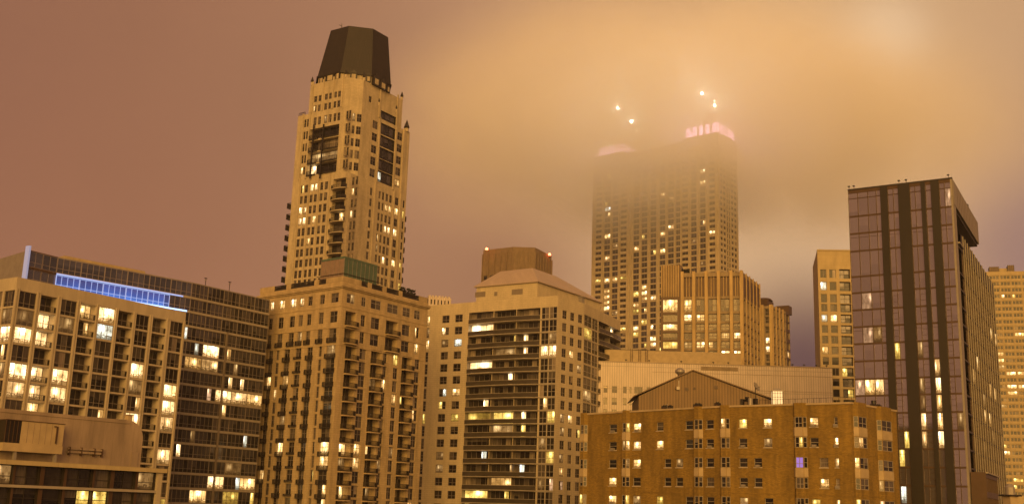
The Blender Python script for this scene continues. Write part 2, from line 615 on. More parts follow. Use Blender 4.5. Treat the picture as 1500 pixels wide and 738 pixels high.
class Building:
    def __init__(s, name, label, cat, base, seed=1, group=None):
        s.root = bpy.data.objects.new(name, None)
        COL.objects.link(s.root)
        s.root.location = (base[0], base[1], base[2] if len(base) > 2 else 0.0)
        s.root.empty_display_size = 3
        s.root['label'] = label
        s.root['category'] = cat
        if group:
            s.root['group'] = group
        s.wall = MB()
        s.rep = {}
        s.rng = random.Random(seed)
        s.lits = []
        s.plit = 0.0

    # ---- repeated parts
    def add(s, kind, main, childname=None, child=None, centre=None, size=1.0):
        x, y = project(centre)
        d = (Vector(centre) - Vector((0, 0, HC))).length
        vis = -5 < x < IMW + 5 and -5 < y < IMH + 5
        s.rep.setdefault(kind, []).append(((1e6 if vis else 0) + size / d / d * 1e6 + x * 1e-7, main, childname, child))

    def done(s, wallname='wall', limit=100):
        if s.wall.f:
            s.wall.build(wallname, s.root)
        for kind, L in s.rep.items():
            L.sort(key=lambda t: -t[0])
            for i, (sc_, main, cn, ch) in enumerate(L[:limit]):
                o = main.build(kind, s.root)
                if ch is not None and ch.f:
                    ch.build(cn, o)
            if len(L) > limit:
                rest = MB()
                for (sc_, main, cn, ch) in L[limit:]:
                    rest.join(main)
                    if ch is not None:
                        rest.join(ch)
                if len(L) == limit + 1:
                    rest.build(kind, s.root)
                else:
                    rest.build(kind, s.root, kind='stuff')

    # ---- a wall with real openings
    def facade(s, face, opens, wallmat_, u0=0.0, u1=None, z0=None, z1=None, reveal=None):
        """opens: list of dicts with u0,u1,z0,z1,depth"""
        u1 = face.len if u1 is None else u1
        z0 = face.zb if z0 is None else z0
        z1 = face.zt if z1 is None else z1
        us = sorted({round(v, 4) for o in opens for v in (o['u0'], o['u1']) if u0 < v < u1} | {u0, u1})
        zs = sorted({round(v, 4) for o in opens for v in (o['z0'], o['z1']) if z0 < v < z1} | {z0, z1})
        for j in range(len(zs) - 1):
            za, zb_ = zs[j], zs[j + 1]
            if zb_ - za < 1e-4:
                continue
            zm = (za + zb_) / 2
            act = [o for o in opens if o['z0'] < zm < o['z1']]
            run = None
            for i in range(len(us) - 1):
                ua, ub = us[i], us[i + 1]
                um = (ua + ub) / 2
                hole = any(o['u0'] < um < o['u1'] for o in act)
                if not hole and ub - ua > 1e-4:
                    run = (run[0], ub) if run else (ua, ub)
                if (hole or i == len(us) - 2) and run:
                    a, b_ = run
                    s.wall.poly([face.pt(a, za), face.pt(b_, za), face.pt(b_, zb_), face.pt(a, zb_)], wallmat_,
                                [(a, za), (b_, za), (b_, zb_), (a, zb_)])
                    run = None
        for o in opens:
            d = o['depth']
            rm = o.get('reveal') or reveal or wallmat_
            a, b_, c, e = o['u0'], o['u1'], o['z0'], o['z1']
            F_, B_ = 0.0, -d
            s.wall.poly([face.pt(a, c, F_), face.pt(a, c, B_), face.pt(a, e, B_), face.pt(a, e, F_)][::-1], rm, [(0, e), (d, e), (d, c), (0, c)])
            s.wall.poly([face.pt(b_, c, F_), face.pt(b_, c, B_), face.pt(b_, e, B_), face.pt(b_, e, F_)], rm, [(0, c), (d, c), (d, e), (0, e)])
            s.wall.poly([face.pt(a, e, F_), face.pt(a, e, B_), face.pt(b_, e, B_), face.pt(b_, e, F_)], rm, [(a, 0), (a, d), (b_, d), (b_, 0)])
            s.wall.poly([face.pt(a, c, F_), face.pt(b_, c, F_), face.pt(b_, c, B_), face.pt(a, c, B_)], rm, [(a, 0), (b_, 0), (b_, d), (a, d)])

    def setlits(s, lits):
        """lits: (photo x, y, kind[, left, right]) - the window under that spot is lit"""
        s.lits = [list(l) + [False] for l in lits]

    def find_lit(s, face, o):
        f2 = face.shift(-o['depth']) if o['depth'] > 0.5 else face
        for l in s.lits:
            if l[-1]:
                continue
            u, z = f2.uz(l[0], l[1])
            if o['u0'] - 0.02 <= u <= o['u1'] + 0.02 and o['z0'] - 0.25 <= z <= o['z1'] + 0.25:
                if l[-1] is False and face.n.dot(ray(l[0], l[1]).to_2d()) < 0:
                    l[-1] = True
                    return l[2], (u - o['u0']) / max(o['u1'] - o['u0'], 1e-3)
        return None, 0.5

    def window(s, face, o, part='window'):
        """panes and glazing bars at the back of an opening"""
        rng = s.rng
        u0, u1, z0, z1, d = o['u0'], o['u1'], o['z0'], o['z1'], o['depth']
        nx, tr = o.get('nx', 1), o.get('tr', ())
        glass, bar, bw = o.get('glass', 'glass'), o.get('bar', 'frame_mid'), o.get('bw', 0.09)
        lit, where = s.find_lit(face, o)
        if lit is None and rng.random() < o.get('plit', s.plit):
            lit = rng.choice(o.get('kinds', ('lit_warm|', 'lit_dim', 'lit_dim', 'lit_yellow|', 'lit_warm')))
            where = rng.random()
        off = -d
        pm, fm = MB(), MB()
        tint = rng.random()
        n = max(1, nx)
        w = (u1 - u0) / n
        drawn = rng.random() ** 2 * 0.75 if rng.random() < 0.6 else 0.0
        if lit:
            part_lit = lit.endswith('|')
            lit = lit.rstrip('|')
            wi = min(n - 1, max(0, int(where * n)))
        if lit and not part_lit:
            r = (rng.random(), rng.random())
            i = 0
            while i < n:
                k = n - i if rng.random() < 0.75 else rng.randint(1, n - i)
                dark = (i > 0 and rng.random() < 0.15)
                pm.poly([face.pt(u0 + w * i, z0, off), face.pt(u0 + w * (i + k), z0, off), face.pt(u0 + w * (i + k), z1, off), face.pt(u0 + w * i, z1, off)],
                        glass if dark else lit, [(i / n, 0), ((i + k) / n, 0), ((i + k) / n, 1), (i / n, 1)], r if not dark else (rng.random(), 0))
                i += k
        else:
            for i in range(n):
                rr = min(1.0, max(0.0, tint * 0.6 + rng.random() * 0.4 if rng.random() < 0.7 else rng.random()))
                g, uvx = glass, 1.0
                if lit and i == wi:
                    g = lit
                pm.poly([face.pt(u0 + w * i, z0, off), face.pt(u0 + w * (i + 1), z0, off), face.pt(u0 + w * (i + 1), z1, off), face.pt(u0 + w * i, z1, off)],
                        g, [(0, 0), (1, 0), (1, 1), (0, 1)], (rr, drawn if rng.random() < 0.8 else rng.random() * 0.7))
        t_ = 0.07
        for i in range(n + 1):
            uc = u0 + w * i
            a, b_ = (uc, uc + bw) if i == 0 else ((uc - bw, uc) if i == n else (uc - bw / 2, uc + bw / 2))
            face.box(fm, a, b_, z0, z1, off + 0.005, off + t_, bar, skip=('bot', 'top', 's2'))
        for zz in [0.0, 1.0] + list(tr):
            zc = z0 + (z1 - z0) * zz
            a, b_ = (zc, zc + bw) if zz == 0 else ((zc - bw, zc) if zz == 1 else (zc - bw / 2, zc + bw / 2))
            face.box(fm, u0, u1, a, b_, off + 0.005, off + t_ + 0.006, bar, skip=('s1', 's2', 's3'))
        s.add(part, pm, 'window_frame', fm, face.pt((u0 + u1) / 2, (z0 + z1) / 2), (u1 - u0) * (z1 - z0) * abs(face.n.dot(Vector((0, -1)))) + 0.01)

    def windows(s, face, opens):
        for o in opens:
            if not o.get('nowin'):
                s.window(face, o)

    def railing(s, face, u0, u1, zs, h, off0, off1, slabmat='concrete_tan', railmat='metal_dark', slab=0.18, solid=True, toprail=None, sag=0.0, bars=0.13, kind='balcony'):
        """one balcony: slab (part) with railing (sub-part) along the front, returning at the sides"""
        a, b_ = MB(), MB()
        seg = 1 if sag == 0 else 5
        for i in range(seg):
            t0, t1 = i / seg, (i + 1) / seg
            ua, ub = u0 + (u1 - u0) * t0, u0 + (u1 - u0) * t1
            fa, fb = off1 + sag * 4 * t0 * (1 - t0), off1 + sag * 4 * t1 * (1 - t1)
            P = [face.pt(ua, zs - slab, fa), face.pt(ub, zs - slab, fb), face.pt(ub, zs - slab, off0), face.pt(ua, zs - slab, off0),
                 face.pt(ua, zs, fa), face.pt(ub, zs, fb), face.pt(ub, zs, off0), face.pt(ua, zs, off0)]
            a.hexa(P, slabmat)

            def strip(z0, z1, th, mat):
                Q = [face.pt(ua, z0, fa - 0.03), face.pt(ub, z0, fb - 0.03), face.pt(ub, z0, fb - 0.03 - th), face.pt(ua, z0, fa - 0.03 - th),
                     face.pt(ua, z1, fa - 0.03), face.pt(ub, z1, fb - 0.03), face.pt(ub, z1, fb - 0.03 - th), face.pt(ua, z1, fa - 0.03 - th)]
                b_.hexa(Q, mat)
            if solid:
                strip(zs + 0.06, zs + h - 0.09, 0.03, railmat)
            else:
                nb = max(2, int((ub - ua) / bars))
                for k in range(nb + 1):
                    uu = ua + (ub - ua) * k / nb
                    ff = fa + (fb - fa) * k / nb
                    face.box(b_, uu - 0.02, uu + 0.02, zs + 0.05, zs + h - 0.05, ff - 0.07, ff - 0.03, railmat, skip=('top', 'bot'))
                strip(zs + 0.05, zs + 0.10, 0.05, railmat)
            strip(zs + h - 0.08, zs + h, 0.06, toprail or railmat)
        for uu in (u0, u1 - 0.04):
            if off1 - off0 > 0.2:
                face.box(b_, uu, uu + 0.04, zs + 0.05, zs + h, off0 + 0.02, off1 - 0.10, railmat)
        s.add(kind, a, 'railing', b_, face.pt((u0 + u1) / 2, zs), (u1 - u0))


def band_rows(face, x, ys):
    return [face.uz(x, y)[1] for y in ys]


def cols_px(face, y, pairs):
    return [(face.uz(a, y)[0], face.uz(b, y)[0]) for a, b in pairs]


def part(name, parent, fn, kind=None, label=None, smooth=False):
    mb = MB()
    fn(mb)
    o = mb.build(name, parent, kind, smooth)
    if label:
        o['label'] = label
    return o


def tag(o, label, cat, group=None, kind=None):
    if label:
        o['label'] = label
        o['category'] = cat
    if group:
        o['group'] = group
    if kind:
        o['kind'] = kind
    return o


def box_pts(c, dx, dy, ang):
    d = vdir(ang)
    e = vdir(ang + 90)
    c = Vector(c[:2])
    return [c - d * dx / 2 - e * dy / 2, c + d * dx / 2 - e * dy / 2, c + d * dx / 2 + e * dy / 2, c - d * dx / 2 + e * dy / 2]


def ring(c, r, n=16, ph=0.0):
    return [Vector((c[0] + r * math.cos(ph + 2 * math.pi * i / n), c[1] + r * math.sin(ph + 2 * math.pi * i / n))) for i in range(n)]


# ------------------------------------------------------------------ ground
g = MB()
g.poly([(-2500, -1200, 0), (2500, -1200, 0), (2500, 3000, 0), (-2500, 3000, 0)], 'asphalt')
o = g.build('ground')
o['kind'] = 'structure'


def grid_rows(ztop, pitch, n, h):
    return [(ztop - pitch * k - h, ztop - pitch * k) for k in range(n)]


def mk(cols, rows, **kw):
    out = []
    for (z0, z1) in rows:
        for c in cols:
            o = dict(u0=c[0], u1=c[1], z0=z0, z1=z1, depth=0.25)
            o.update(kw)
            if len(c) > 2:
                o.update(c[2])
            out.append(o)
    return out


def flat_roof(B, pts, z, mat='roof_grey', par=0.0, pmat=None, th=0.35):
    """roof deck a little below the parapet top"""
    B.wall.poly([(p[0], p[1], z - par) for p in pts], mat, [(p[0], p[1]) for p in pts])


def back_walls(B, pts, z, mat, par=0.0):
    """pts: polyline of the unseen sides, counterclockwise from above"""
    for i in range(len(pts) - 1):
        a, b_ = Vector(pts[i][:2]), Vector(pts[i + 1][:2])
        w = (b_ - a).length
        B.wall.poly([(a.x, a.y, 0), (b_.x, b_.y, 0), (b_.x, b_.y, z), (a.x, a.y, z)], mat, [(0, 0), (w, 0), (w, z), (0, z)])


# ================================================================== left: tan concrete frame apartment block
gR, gL = 57.0, 147.0
cA = at_dist(26, 405.5, 185)
zA = cA.z
lenR = line_x(cA, gR, 272.8, 457)
A = Building('apartment_building', 'tan concrete framed apartment block with broad glass bays before the blue topped block', 'building', cA.xy, seed=3)
FL = Face(cA.xy + vdir(gL) * 18, cA.xy, zA)
FR = Face(cA.xy, cA.xy + vdir(gR) * lenR, zA)
z_a = FR.uz(40, 427.5)[1]
pitch = (z_a - FR.uz(40, 560.5)[1]) / 5
rowsA = grid_rows(z_a, pitch, 12, pitch * 0.895)
colpx = [((28.5, 430), (54.2, 432), 0), ((59.2, 440), (84.0, 442), 1), ((89.5, 445), (113, 446), 0), ((117.6, 450), (141.6, 452), 1), ((144.4, 460), (168.5, 462), 0),
         ((172.5, 465), (194.8, 467), 1), ((198.8, 470), (218.6, 470), 0), ((223, 475), (243.7, 475), 1), ((249, 480), (268, 480), 0)]
cols = []
for (a, b_, k) in colpx:
    ua, ub = FR.uz(*a)[0], FR.uz(*b_)[0]
    if k:
        cols.append((ua, ub, dict(depth=1.7, nx=3, tr=(), bar='frame_mid', glass='glass_open', reveal='concrete_tan', bal=1)))
    else:
        cols.append((ua, ub, dict(depth=0.22, nx=3, tr=(0.27,), glass='glass_open', bar='frame_mid', bw=0.08)))
A.plit = 0.04
A.setlits([(41, 493, 'lit_bright'), (37, 468, 'lit_dim'), (66, 470, 'lit_bright'), (62, 494, 'lit_bright'), (128, 459, 'lit_warm'), (157, 463, 'lit_bright'), (153, 485, 'lit_white'),
           (188, 470, 'lit_yellow|'), (32, 545, 'lit_bright'), (60, 548, 'lit_bright'), (92, 552, 'lit_bright'), (28, 571, 'lit_bright'),
           (57, 575, 'lit_bright'), (88, 580, 'lit_bright'), (55, 598, 'lit_warm'), (203, 543, 'lit_bright'), (128, 533, 'lit_warm|'), (180, 567, 'lit_yellow|'),
           (233, 568, 'lit_warm|'), (232, 592, 'lit_warm|'), (251, 568, 'lit_warm'), (249, 592, 'lit_bright'), (246, 617, 'lit_bright'), (230, 612, 'lit_warm|'),
           (200, 614, 'lit_bright'), (219, 664, 'lit_warm'), (246, 667, 'lit_bright'), (242, 731, 'lit_yellow'), (178, 615, 'lit_dim'), (10, 492, 'lit_bright'), (8, 545, 'lit_bright'), (5, 571, 'lit_bright'),
           (205, 560, 'lit_dim'), (94, 470, 'lit_dim'), (10, 468, 'lit_dim')])
ops = mk(cols, rowsA)
A.facade(FR, ops, 'concrete_tan')
A.windows(FR, ops)
for o in ops:
    if o.get('bal'):
        A.railing(FR, o['u0'] + 0.03, o['u1'] - 0.03, o['z0'] + 0.01, 1.0, -0.6, -0.06, slab=0.012, solid=False, bars=0.30, railmat='metal_dark', toprail='frame_mid')
colsL = [(FL.uz(-12, 440)[0], FL.uz(2.2, 440)[0]), (FL.uz(4.9, 440)[0], FL.uz(20.0, 440)[0])]
colsL = [(a, b_, dict(depth=0.22, nx=3, tr=(0.27,), glass='glass_open', bw=0.08)) for a, b_ in colsL]
opsL = mk(colsL, rowsA)
A.facade(FL, opsL, 'concrete_tan')
A.windows(FL, opsL)
# paired pilasters on the piers
for i in range(len(cols) + 1):
    ul = 0.0 if i == 0 else cols[i - 1][1]
    ur = FR.len if i == len(cols) else cols[i][0]
    wdt = ur - ul
    for f0, f1 in ((0.06, 0.40), (0.60, 0.94)):
        if wdt > 0.3:
            FR.box(A.wall, ul + wdt * f0, ul + wdt * f1, 0, z_a + 0.35, 0.0, 0.16, 'concrete_tan', skip=('s2',))
backA = [cA.xy + vdir(gR) * lenR, cA.xy + vdir(gR) * lenR + vdir(gL) * 18, cA.xy + vdir(gL) * 18]
back_walls(A, backA, zA, 'concrete_tan')
flat_roof(A, [cA.xy] + backA, zA, par=0.9)
A.done()

# ================================================================== dark glass block with the blue lit crown
cB = at_dist(85.4, 376.5, 215)
zB = cB.z
p0, p1, p2, p3 = at_z(43, 366, zB), cB, at_z(282, 413.5, zB), at_z(395.7, 439.4, zB)
Bb = Building('glass_building', 'dark glass block with a blue lit band below its roof and a blue lit fin', 'building', cB.xy, seed=5)
F0, F1, F2 = Face(p0, p1, zB), Face(p1, p2, zB), Face(p2, p3, zB)
zb1 = F2.uz(395, 460.6)[1]
zb2 = F2.uz(395, 519.6)[1]
pitch = (zb1 - zb2) / 3
Bb.plit = 0.03
Bb.setlits([(306, 519, 'lit_bright'), (290, 520, 'lit_white|'), (317, 520, 'lit_warm'), (312, 539, 'lit_bright'), (292, 540, 'lit_warm'), (336, 563, 'lit_bright|'), (357, 569, 'lit_bright|'), (308, 580, 'lit_peach|'),
            (315, 580, 'lit_bright|'), (333, 584, 'lit_bright'), (358, 590, 'lit_bright'), (378, 592, 'lit_warm'), (274, 493, 'lit_white|'), (327, 713, 'lit_bright'), (360, 714, 'lit_warm'), (345, 714, 'lit_white|'),
            (358, 648, 'lit_white|'), (331, 694, 'lit_dim'), (263, 667, 'lit_bright|'), (327, 733, 'lit_yellow'), (366, 735, 'lit_yellow|'), (285, 640, 'lit_dim|'), (346, 733, 'lit_dim'), (342, 547, 'lit_dim|'), (390, 592, 'lit_bright|'), (335, 520, 'lit_warm|')])
rowsB = []
zt = zB - 0.15
zb = zb1
k = 0
while zb > HC - 16:
    rowsB.append((zb + 0.22, zt, k))
    zt = zb - 0.22
    zb -= pitch
    k += 1
for fi, (F, nb) in enumerate(((F0, 2), (F1, 6), (F2, 5))):
    ops = []
    led = FR  # placeholder
    for (z0, z1, k) in rowsB:
        for j in range(nb):
            a = F.len * j / nb + 0.02
            b_ = F.len * (j + 1) / nb - 0.02
            npan = {0: 2, 1: 4, 2: 4}[fi]
            o = dict(u0=a, u1=b_, z0=z0, z1=z1, depth=0.08, nx=npan, tr=(0.30,), glass='glass_blueish', bar='frame_mid', bw=0.075)
            if k < 2:
                o['plit'] = 0.0
                o['glass'] = 'glass_cool' if fi < 2 else 'glass_blueish'
                o['bar'] = 'frame_mauve' if fi < 2 else 'frame_mid'  # bluish light near the LED band put into the bar colour
                o['bw'] = 0.09
            if k == 1 and fi == 1:
                u267 = F.uz(268, 440)[0]
                if b_ < u267 + 1.0:
                    o.update(glass='glass_backlit', bar='led_blue', plit=0.0)
            ops.append(o)
    Bb.facade(F, ops, 'metal_grey' if fi else 'metal_bronze')
    Bb.windows(F, ops)
    for (z0, z1, k) in rowsB:
        F.box(Bb.wall, 0.01, F.len - 0.01, z0 - 0.42, z0 - 0.02, 0.0, 0.14, 'frame_pale' if fi else 'metal_bronze', skip=('s2',))
u_l, u_r = 0.0, F1.uz(267, 440)[0]


def leds(mb):
    z1_ = rowsB[1][1]
    F1.box(mb, u_l, u_r, z1_ + 0.04, z1_ + 0.34, 0.15, 0.22, 'led_blue')
    F1.box(mb, u_l, u_r + 1.2, rowsB[1][0] - 0.30, rowsB[1][0] - 0.02, 0.15, 0.24, 'led_white')
    F1.box(mb, u_l, u_l + 0.12, rowsB[1][0], rowsB[1][1], 0.15, 0.22, 'led_blue')


part('light_strip', Bb.root, leds)
nrmb = F0.n
fin = part('roof_fin', Bb.root, lambda mb: (F0.box(mb, -0.5, -0.1, zB - 14, zB + 0.7, -0.5, 0.6, 'fin_blue_lit')))
# column line below the crown
for F, x_, y_ in ((F2, 331, 500),):
    uu = F.uz(x_, y_)[0]
    F.box(Bb.wall, uu - 0.22, uu + 0.22, 0, rowsB[2][0], 0.0, 0.3, 'frame_mid', skip=('s2',))
nB = F1.n
bk = [p3.xy, p3.xy - nB * 17, p0.xy - nB * 17, p0.xy]
back_walls(Bb, bk, zB, 'metal_grey')
flat_roof(Bb, [p0.xy, p1.xy, p2.xy, p3.xy, p3.xy - nB * 17, p0.xy - nB * 17], zB, par=0.7)
Bb.done()
# set back plant room seen over the roof edge
q = F1.pt(13, zB, -9)
pr = part('rooftop_plant_room', None, lambda mb: mb.prism(box_pts(q.xy, 18, 5, 48), zB - 0.6, zB + 1.9, 'stone_buff'))
tag(pr, 'low tan plant room set back on the roof of the blue lit glass block', 'plant room')
for (x, y, h, lb) in ((303, 417, 1.6, 'short mast with a box head on the glass block roof, the left of the two'), (338, 424, 2.0, 'taller mast on the glass block roof near its right end')):
    u, z = F2.uz(x, y)
    base = F2.pt(u, zB, -0.5)

    def mast(mb):
        F2.box(mb, u - 0.05, u + 0.05, zB - 0.7, zB + h, -0.55, -0.45, 'metal_dark')
        F2.box(mb, u - 0.35, u + 0.35, zB + h, zB + h + 0.14, -0.6, -0.4, 'metal_dark')
        F2.box(mb, u - 0.16, u + 0.16, zB + h - 0.5, zB + h - 0.2, -0.62, -0.40, 'metal_grey')
    tag(part('mast', None, mast), lb, 'mast', 'masts on the glass block')

# ================================================================== foreground left: low block with rounded metal penthouse
cG = at_dist(236, 686, 111)
zG = cG.z
gd = 52.0
G = Building('low_rise_building', 'low dark glass building with a cream roof band in the bottom corner', 'building', cG.xy, seed=8)
FG = Face(cG.xy - vdir(gd) * 26, cG.xy, zG)
zs = [FG.uz(200, y)[1] for y in (692.5, 717.0, 721.5, 745.0, 749.0, 773)]
zs = [FG.uz(120, 686)[1], FG.uz(120, 713)[1], FG.uz(120, 717.5)[1], FG.uz(120, 742)[1], FG.uz(120, 746)[1], FG.uz(120, 771)[1]]
G.setlits([(150, 733, 'lit_yellow'), (123, 725, 'lit_yellow|'), (13, 696, 'lit_dim|'), (212, 703, 'lit_dim|')])
ops = []
u_end = FG.uz(228, 700)[0]
u = u_end
cc = 0
while u > 2:
    wd = [1.9, 2.3, 1.6, 2.6][cc % 4]
    for (zb_, zt_) in ((zs[1], zs[0]), (zs[3], zs[2]), (zs[5], zs[4])):
        ops.append(dict(u0=u - wd, u1=u, z0=zb_, z1=zt_, depth=0.35, nx=2 if wd > 2 else 1, tr=(0.42,), glass='glass', bar='metal_dark', bw=0.06, reveal='metal_dark'))
    u -= wd + [0.28, 0.4, 0.22][cc % 3]
    cc += 1
G.facade(FG, ops, 'metal_bronze')
G.windows(FG, ops)
FG.box(G.wall, 0, FG.len + 0.35, zs[0] + 0.02, zG, 0.0, 0.55, 'stone_cream')
FG.box(G.wall, 0, FG.len, zs[2] + 0.02, zs[1] - 0.02, 0.0, 0.30, 'frame_pale', skip=('s2',))
FG.box(G.wall, 0, FG.len, zs[4] + 0.02, zs[3] - 0.02, 0.0, 0.30, 'frame_pale', skip=('s2',))
FG.box(G.wall, u_end + 0.02, FG.len, 0, zs[0], 0.0, 0.35, 'concrete_tan', skip=('s2',))
pts = [FG.b, FG.b - FG.n * 16, FG.a - FG.n * 16, FG.a]
back_walls(G, pts, zG, 'concrete_tan')
flat_roof(G, pts, zG, par=0.25)
G.done()
# rounded metal clad penthouse behind the parapet
FP = FG.shift(-2.4)
ur, zr = FP.uz(207.5, 660)
zt_ = FP.uz(150, 611.5)[1]
zfar = FP.uz(205, 640)[1]


def penthouse(mb):
    prof = []
    R = 1.75
    for k in range(9):
        t_ = math.pi / 2 * k / 8
        prof.append((ur - R + R * math.cos(t_), zt_ - R + R * math.sin(t_)))
    prof = [(ur, zG - 0.25)] + prof + [(0.0, zt_), (0.0, zG - 0.25)]
    n_ = len(prof)
    front = [FP.pt(a, z, 0) for a, z in prof]
    mb.poly(front, 'metal_sheet', [(a, z) for a, z in prof])
    dep = -11
    acc = 0
    for i in range(n_):
        j = (i + 1) % n_
        a, b_ = prof[i], prof[j]
        w = math.hypot(a[0] - b_[0], a[1] - b_[1])
        mb.poly([FP.pt(b_[0], b_[1], 0), FP.pt(a[0], a[1], 0), FP.pt(a[0], a[1], dep), FP.pt(b_[0], b_[1], dep)], 'metal_sheet', [(acc + w, 0), (acc, 0), (acc, 11), (acc + w, 11)])
        acc += w
    mb.poly([FP.pt(a, z, dep) for a, z in reversed(prof)], 'metal_sheet')


pent = Building('rooftop_penthouse', 'rounded tan metal clad penthouse on the low block in the bottom corner', 'penthouse', FP.b)
part('shell', pent.root, penthouse)


def pdoor(mb):
    ud, zd = FP.uz(196, 675)
    FP.box(mb, ud - 0.35, ud + 0.35, zG - 0.2, zG + 1.5, 0.02, 0.08, 'metal_sheet')


part('door', pent.root, pdoor)


def trim(mb):
    FP.box(mb, 0.1, ur - 1.6, zt_ - 0.32, zt_ - 0.26, 0.0, 0.07, 'metal_sheet')


part('eaves_trim', pent.root, trim)


def chim(mb):
    FP2 = FP.shift(-1.2)
    a, z = FP2.uz(190, 620)
    FP2.box(mb, a - 0.24, a + 0.24, zt_ - 0.7, FP2.uz(190, 608)[1], -0.6, 0.0, 'panel_cream')
    FP2.box(mb, a - 0.30, a + 0.30, FP2.uz(190, 608)[1], FP2.uz(190, 608)[1] + 0.09, -0.66, 0.06, 'metal_sheet')
    FP2.box(mb, a - 1.1, a - 0.3, zt_ - 0.5, zt_ + 0.14, -0.6, -0.1, 'metal_grey')


tag(part('flue', None, chim), 'small square flue with a cap at the rounded end of the metal penthouse', 'flue')
# air handling unit on its frame
FA = FG.shift(-1.0)
ua, zt1 = FA.uz(9.5, 617)
ub, zt2 = FA.uz(95, 620)
zlo = FA.uz(60, 651)[1]
zfl = FA.uz(60, 663)[1]
zhi = FA.uz(60, 618.5)[1]
ul = FA.uz(30, 640)[0]
ahu = Building('air_handler', 'cream air handling unit with a dark louvre on legs before the metal penthouse', 'air conditioner', FA.pt((ua + ub) / 2, 0).xy)


def body(mb):
    FA.box(mb, ul, ub, zlo, zhi, -1.2, 0.0, 'panel_cream')
    FA.box(mb, ua, ub + 0.05, zhi, zhi + 0.06, -1.25, 0.06, 'metal_bronze')
    for k in range(1, 7):
        uu = ul + (ub - ul) * k / 7
        FA.box(mb, uu - 0.015, uu + 0.015, zlo + 0.05, zhi - 0.05, 0.0, 0.018, 'metal_sheet')


part('casing', ahu.root, body)


def louv(mb):
    FA.box(mb, ua, ul - 0.01, zlo, zhi - 0.02, -1.2, -0.05, 'metal_black')
    for k in range(4):
        uu = ua + (ul - ua) * k / 4
        FA.box(mb, uu, uu + 0.05, zlo, zhi - 0.02, -0.05, 0.02, 'metal_bronze')


part('louvre', ahu.root, louv)


def frame_(mb):
    FA.box(mb, ua - 0.1, ub, zfl, zlo - 0.01, -1.3, 0.12, 'panel_cream')


part('base_frame', ahu.root, frame_)
for uu in (ua + 1.2, ub - 0.5):
    part('leg', ahu.root, lambda mb: FA.box(mb, uu - 0.12, uu + 0.12, zG - 0.25, zfl - 0.01, -0.3, 0.0, 'metal_grey'))


def pipe_(mb):
    a, z = FA.uz(82, 640)
    FA.box(mb, a - 0.06, a + 0.06, zlo + 0.2, zhi - 0.25, 0.02, 0.12, 'metal_bronze')
    FA.box(mb, a - 0.30, a - 0.05, zhi - 0.30, zhi - 0.20, 0.02, 0.12, 'metal_bronze')


part('pipe', ahu.root, pipe_)


def ducts(mb):
    a0, z0 = FP.uz(97, 660)
    a1, z1 = FP.uz(149, 661)
    for k in range(2):
        zz = z0 + 0.25 - k * 0.30
        FP.box(mb, a0, a1 - 0.2 * k, zz - 0.09, zz + 0.09, 0.12, 0.30, 'metal_sheet')
    for t_ in (0.05, 0.38, 0.75, 0.97):
        uu = a0 + (a1 - a0) * t_
        FP.box(mb, uu - 0.04, uu + 0.04, z0 - 0.35, z0 + 0.40, 0.02, 0.34, 'metal_bronze')


tag(part('duct', None, ducts), 'twin horizontal ducts along the metal penthouse wall beside the air handler', 'duct')

# ================================================================== buff stone apartment block with balconies
cC = at_dist(503, 412, 246)
zC = cC.z
rC, lC = 54.0, 141.0
lenR = line_x(cC, rC, 627, 445)
lenL = line_x(cC, lC, 381, 431)
C = Building('stone_apartment_building', 'buff stone apartment block with rows of small dark balconies below the tapered tower', 'building', cC.xy, seed=11)
FL = Face(cC.xy + vdir(lC) * lenL, cC.xy, zC)
FR = Face(cC.xy, cC.xy + vdir(rC) * lenR, zC)
ys = [(430, 443.5), (456, 472.5), (481, 497.5), (504, 520.5), (524.5, 541.5)]
rowsC = [tuple(reversed(band_rows(FL, 485, y))) for y in ys]
zz = rowsC[-1]
pC = (FL.uz(480, 524.5)[1] - FL.uz(480, 708)[1]) / 9
for k in range(1, 14):
    rowsC.append((zz[0] - pC * k, zz[1] - pC * k))
C.plit = 0.05
C.setlits([(482, 436, 'lit_warm'), (516, 438, 'lit_dim|'), (414, 442, 'lit_warm'), (429, 441, 'lit_bright'), (442, 441, 'lit_bright'), (399, 442, 'lit_bright'),
           (579, 524, 'lit_yellow'), (605, 552, 'lit_dim'), (393, 570, 'lit_warm'), (403, 570, 'lit_warm'), (418, 570, 'lit_warm'), (577, 581, 'lit_warm'), (414, 650, 'lit_warm'),
           (461, 650, 'lit_warm|'), (477, 652, 'lit_warm'), (499, 652, 'lit_warm'), (521, 655, 'lit_warm'), (538, 657, 'lit_warm|'), (413, 668, 'lit_warm'), (461, 672, 'lit_dim'),
           (477, 672, 'lit_warm'), (498, 674, 'lit_dim'), (522, 674, 'lit_warm'), (543, 677, 'lit_warm|'), (555, 678, 'lit_dim'), (384, 708, 'lit_warm'), (396, 708, 'lit_warm'), (411, 708, 'lit_warm|'),
           (476, 712, 'lit_warm|'), (500, 714, 'lit_warm|'), (384, 728, 'lit_warm'), (396, 728, 'lit_warm'), (411, 728, 'lit_dim'), (475, 732, 'lit_warm|'), (602, 735, 'lit_warm'), (588, 584, 'lit_yellow|'), (610, 488, 'lit_warm|'),
           (607, 607, 'lit_warm|'), (606, 553, 'lit_warm|'), (536, 719, 'lit_dim|'), (573, 661, 'lit_dim')])


def pxz(face, y, lst):
    return [(face.uz(a, y)[0], face.uz(b_, y)[0], *r) for a, b_, *r in lst]


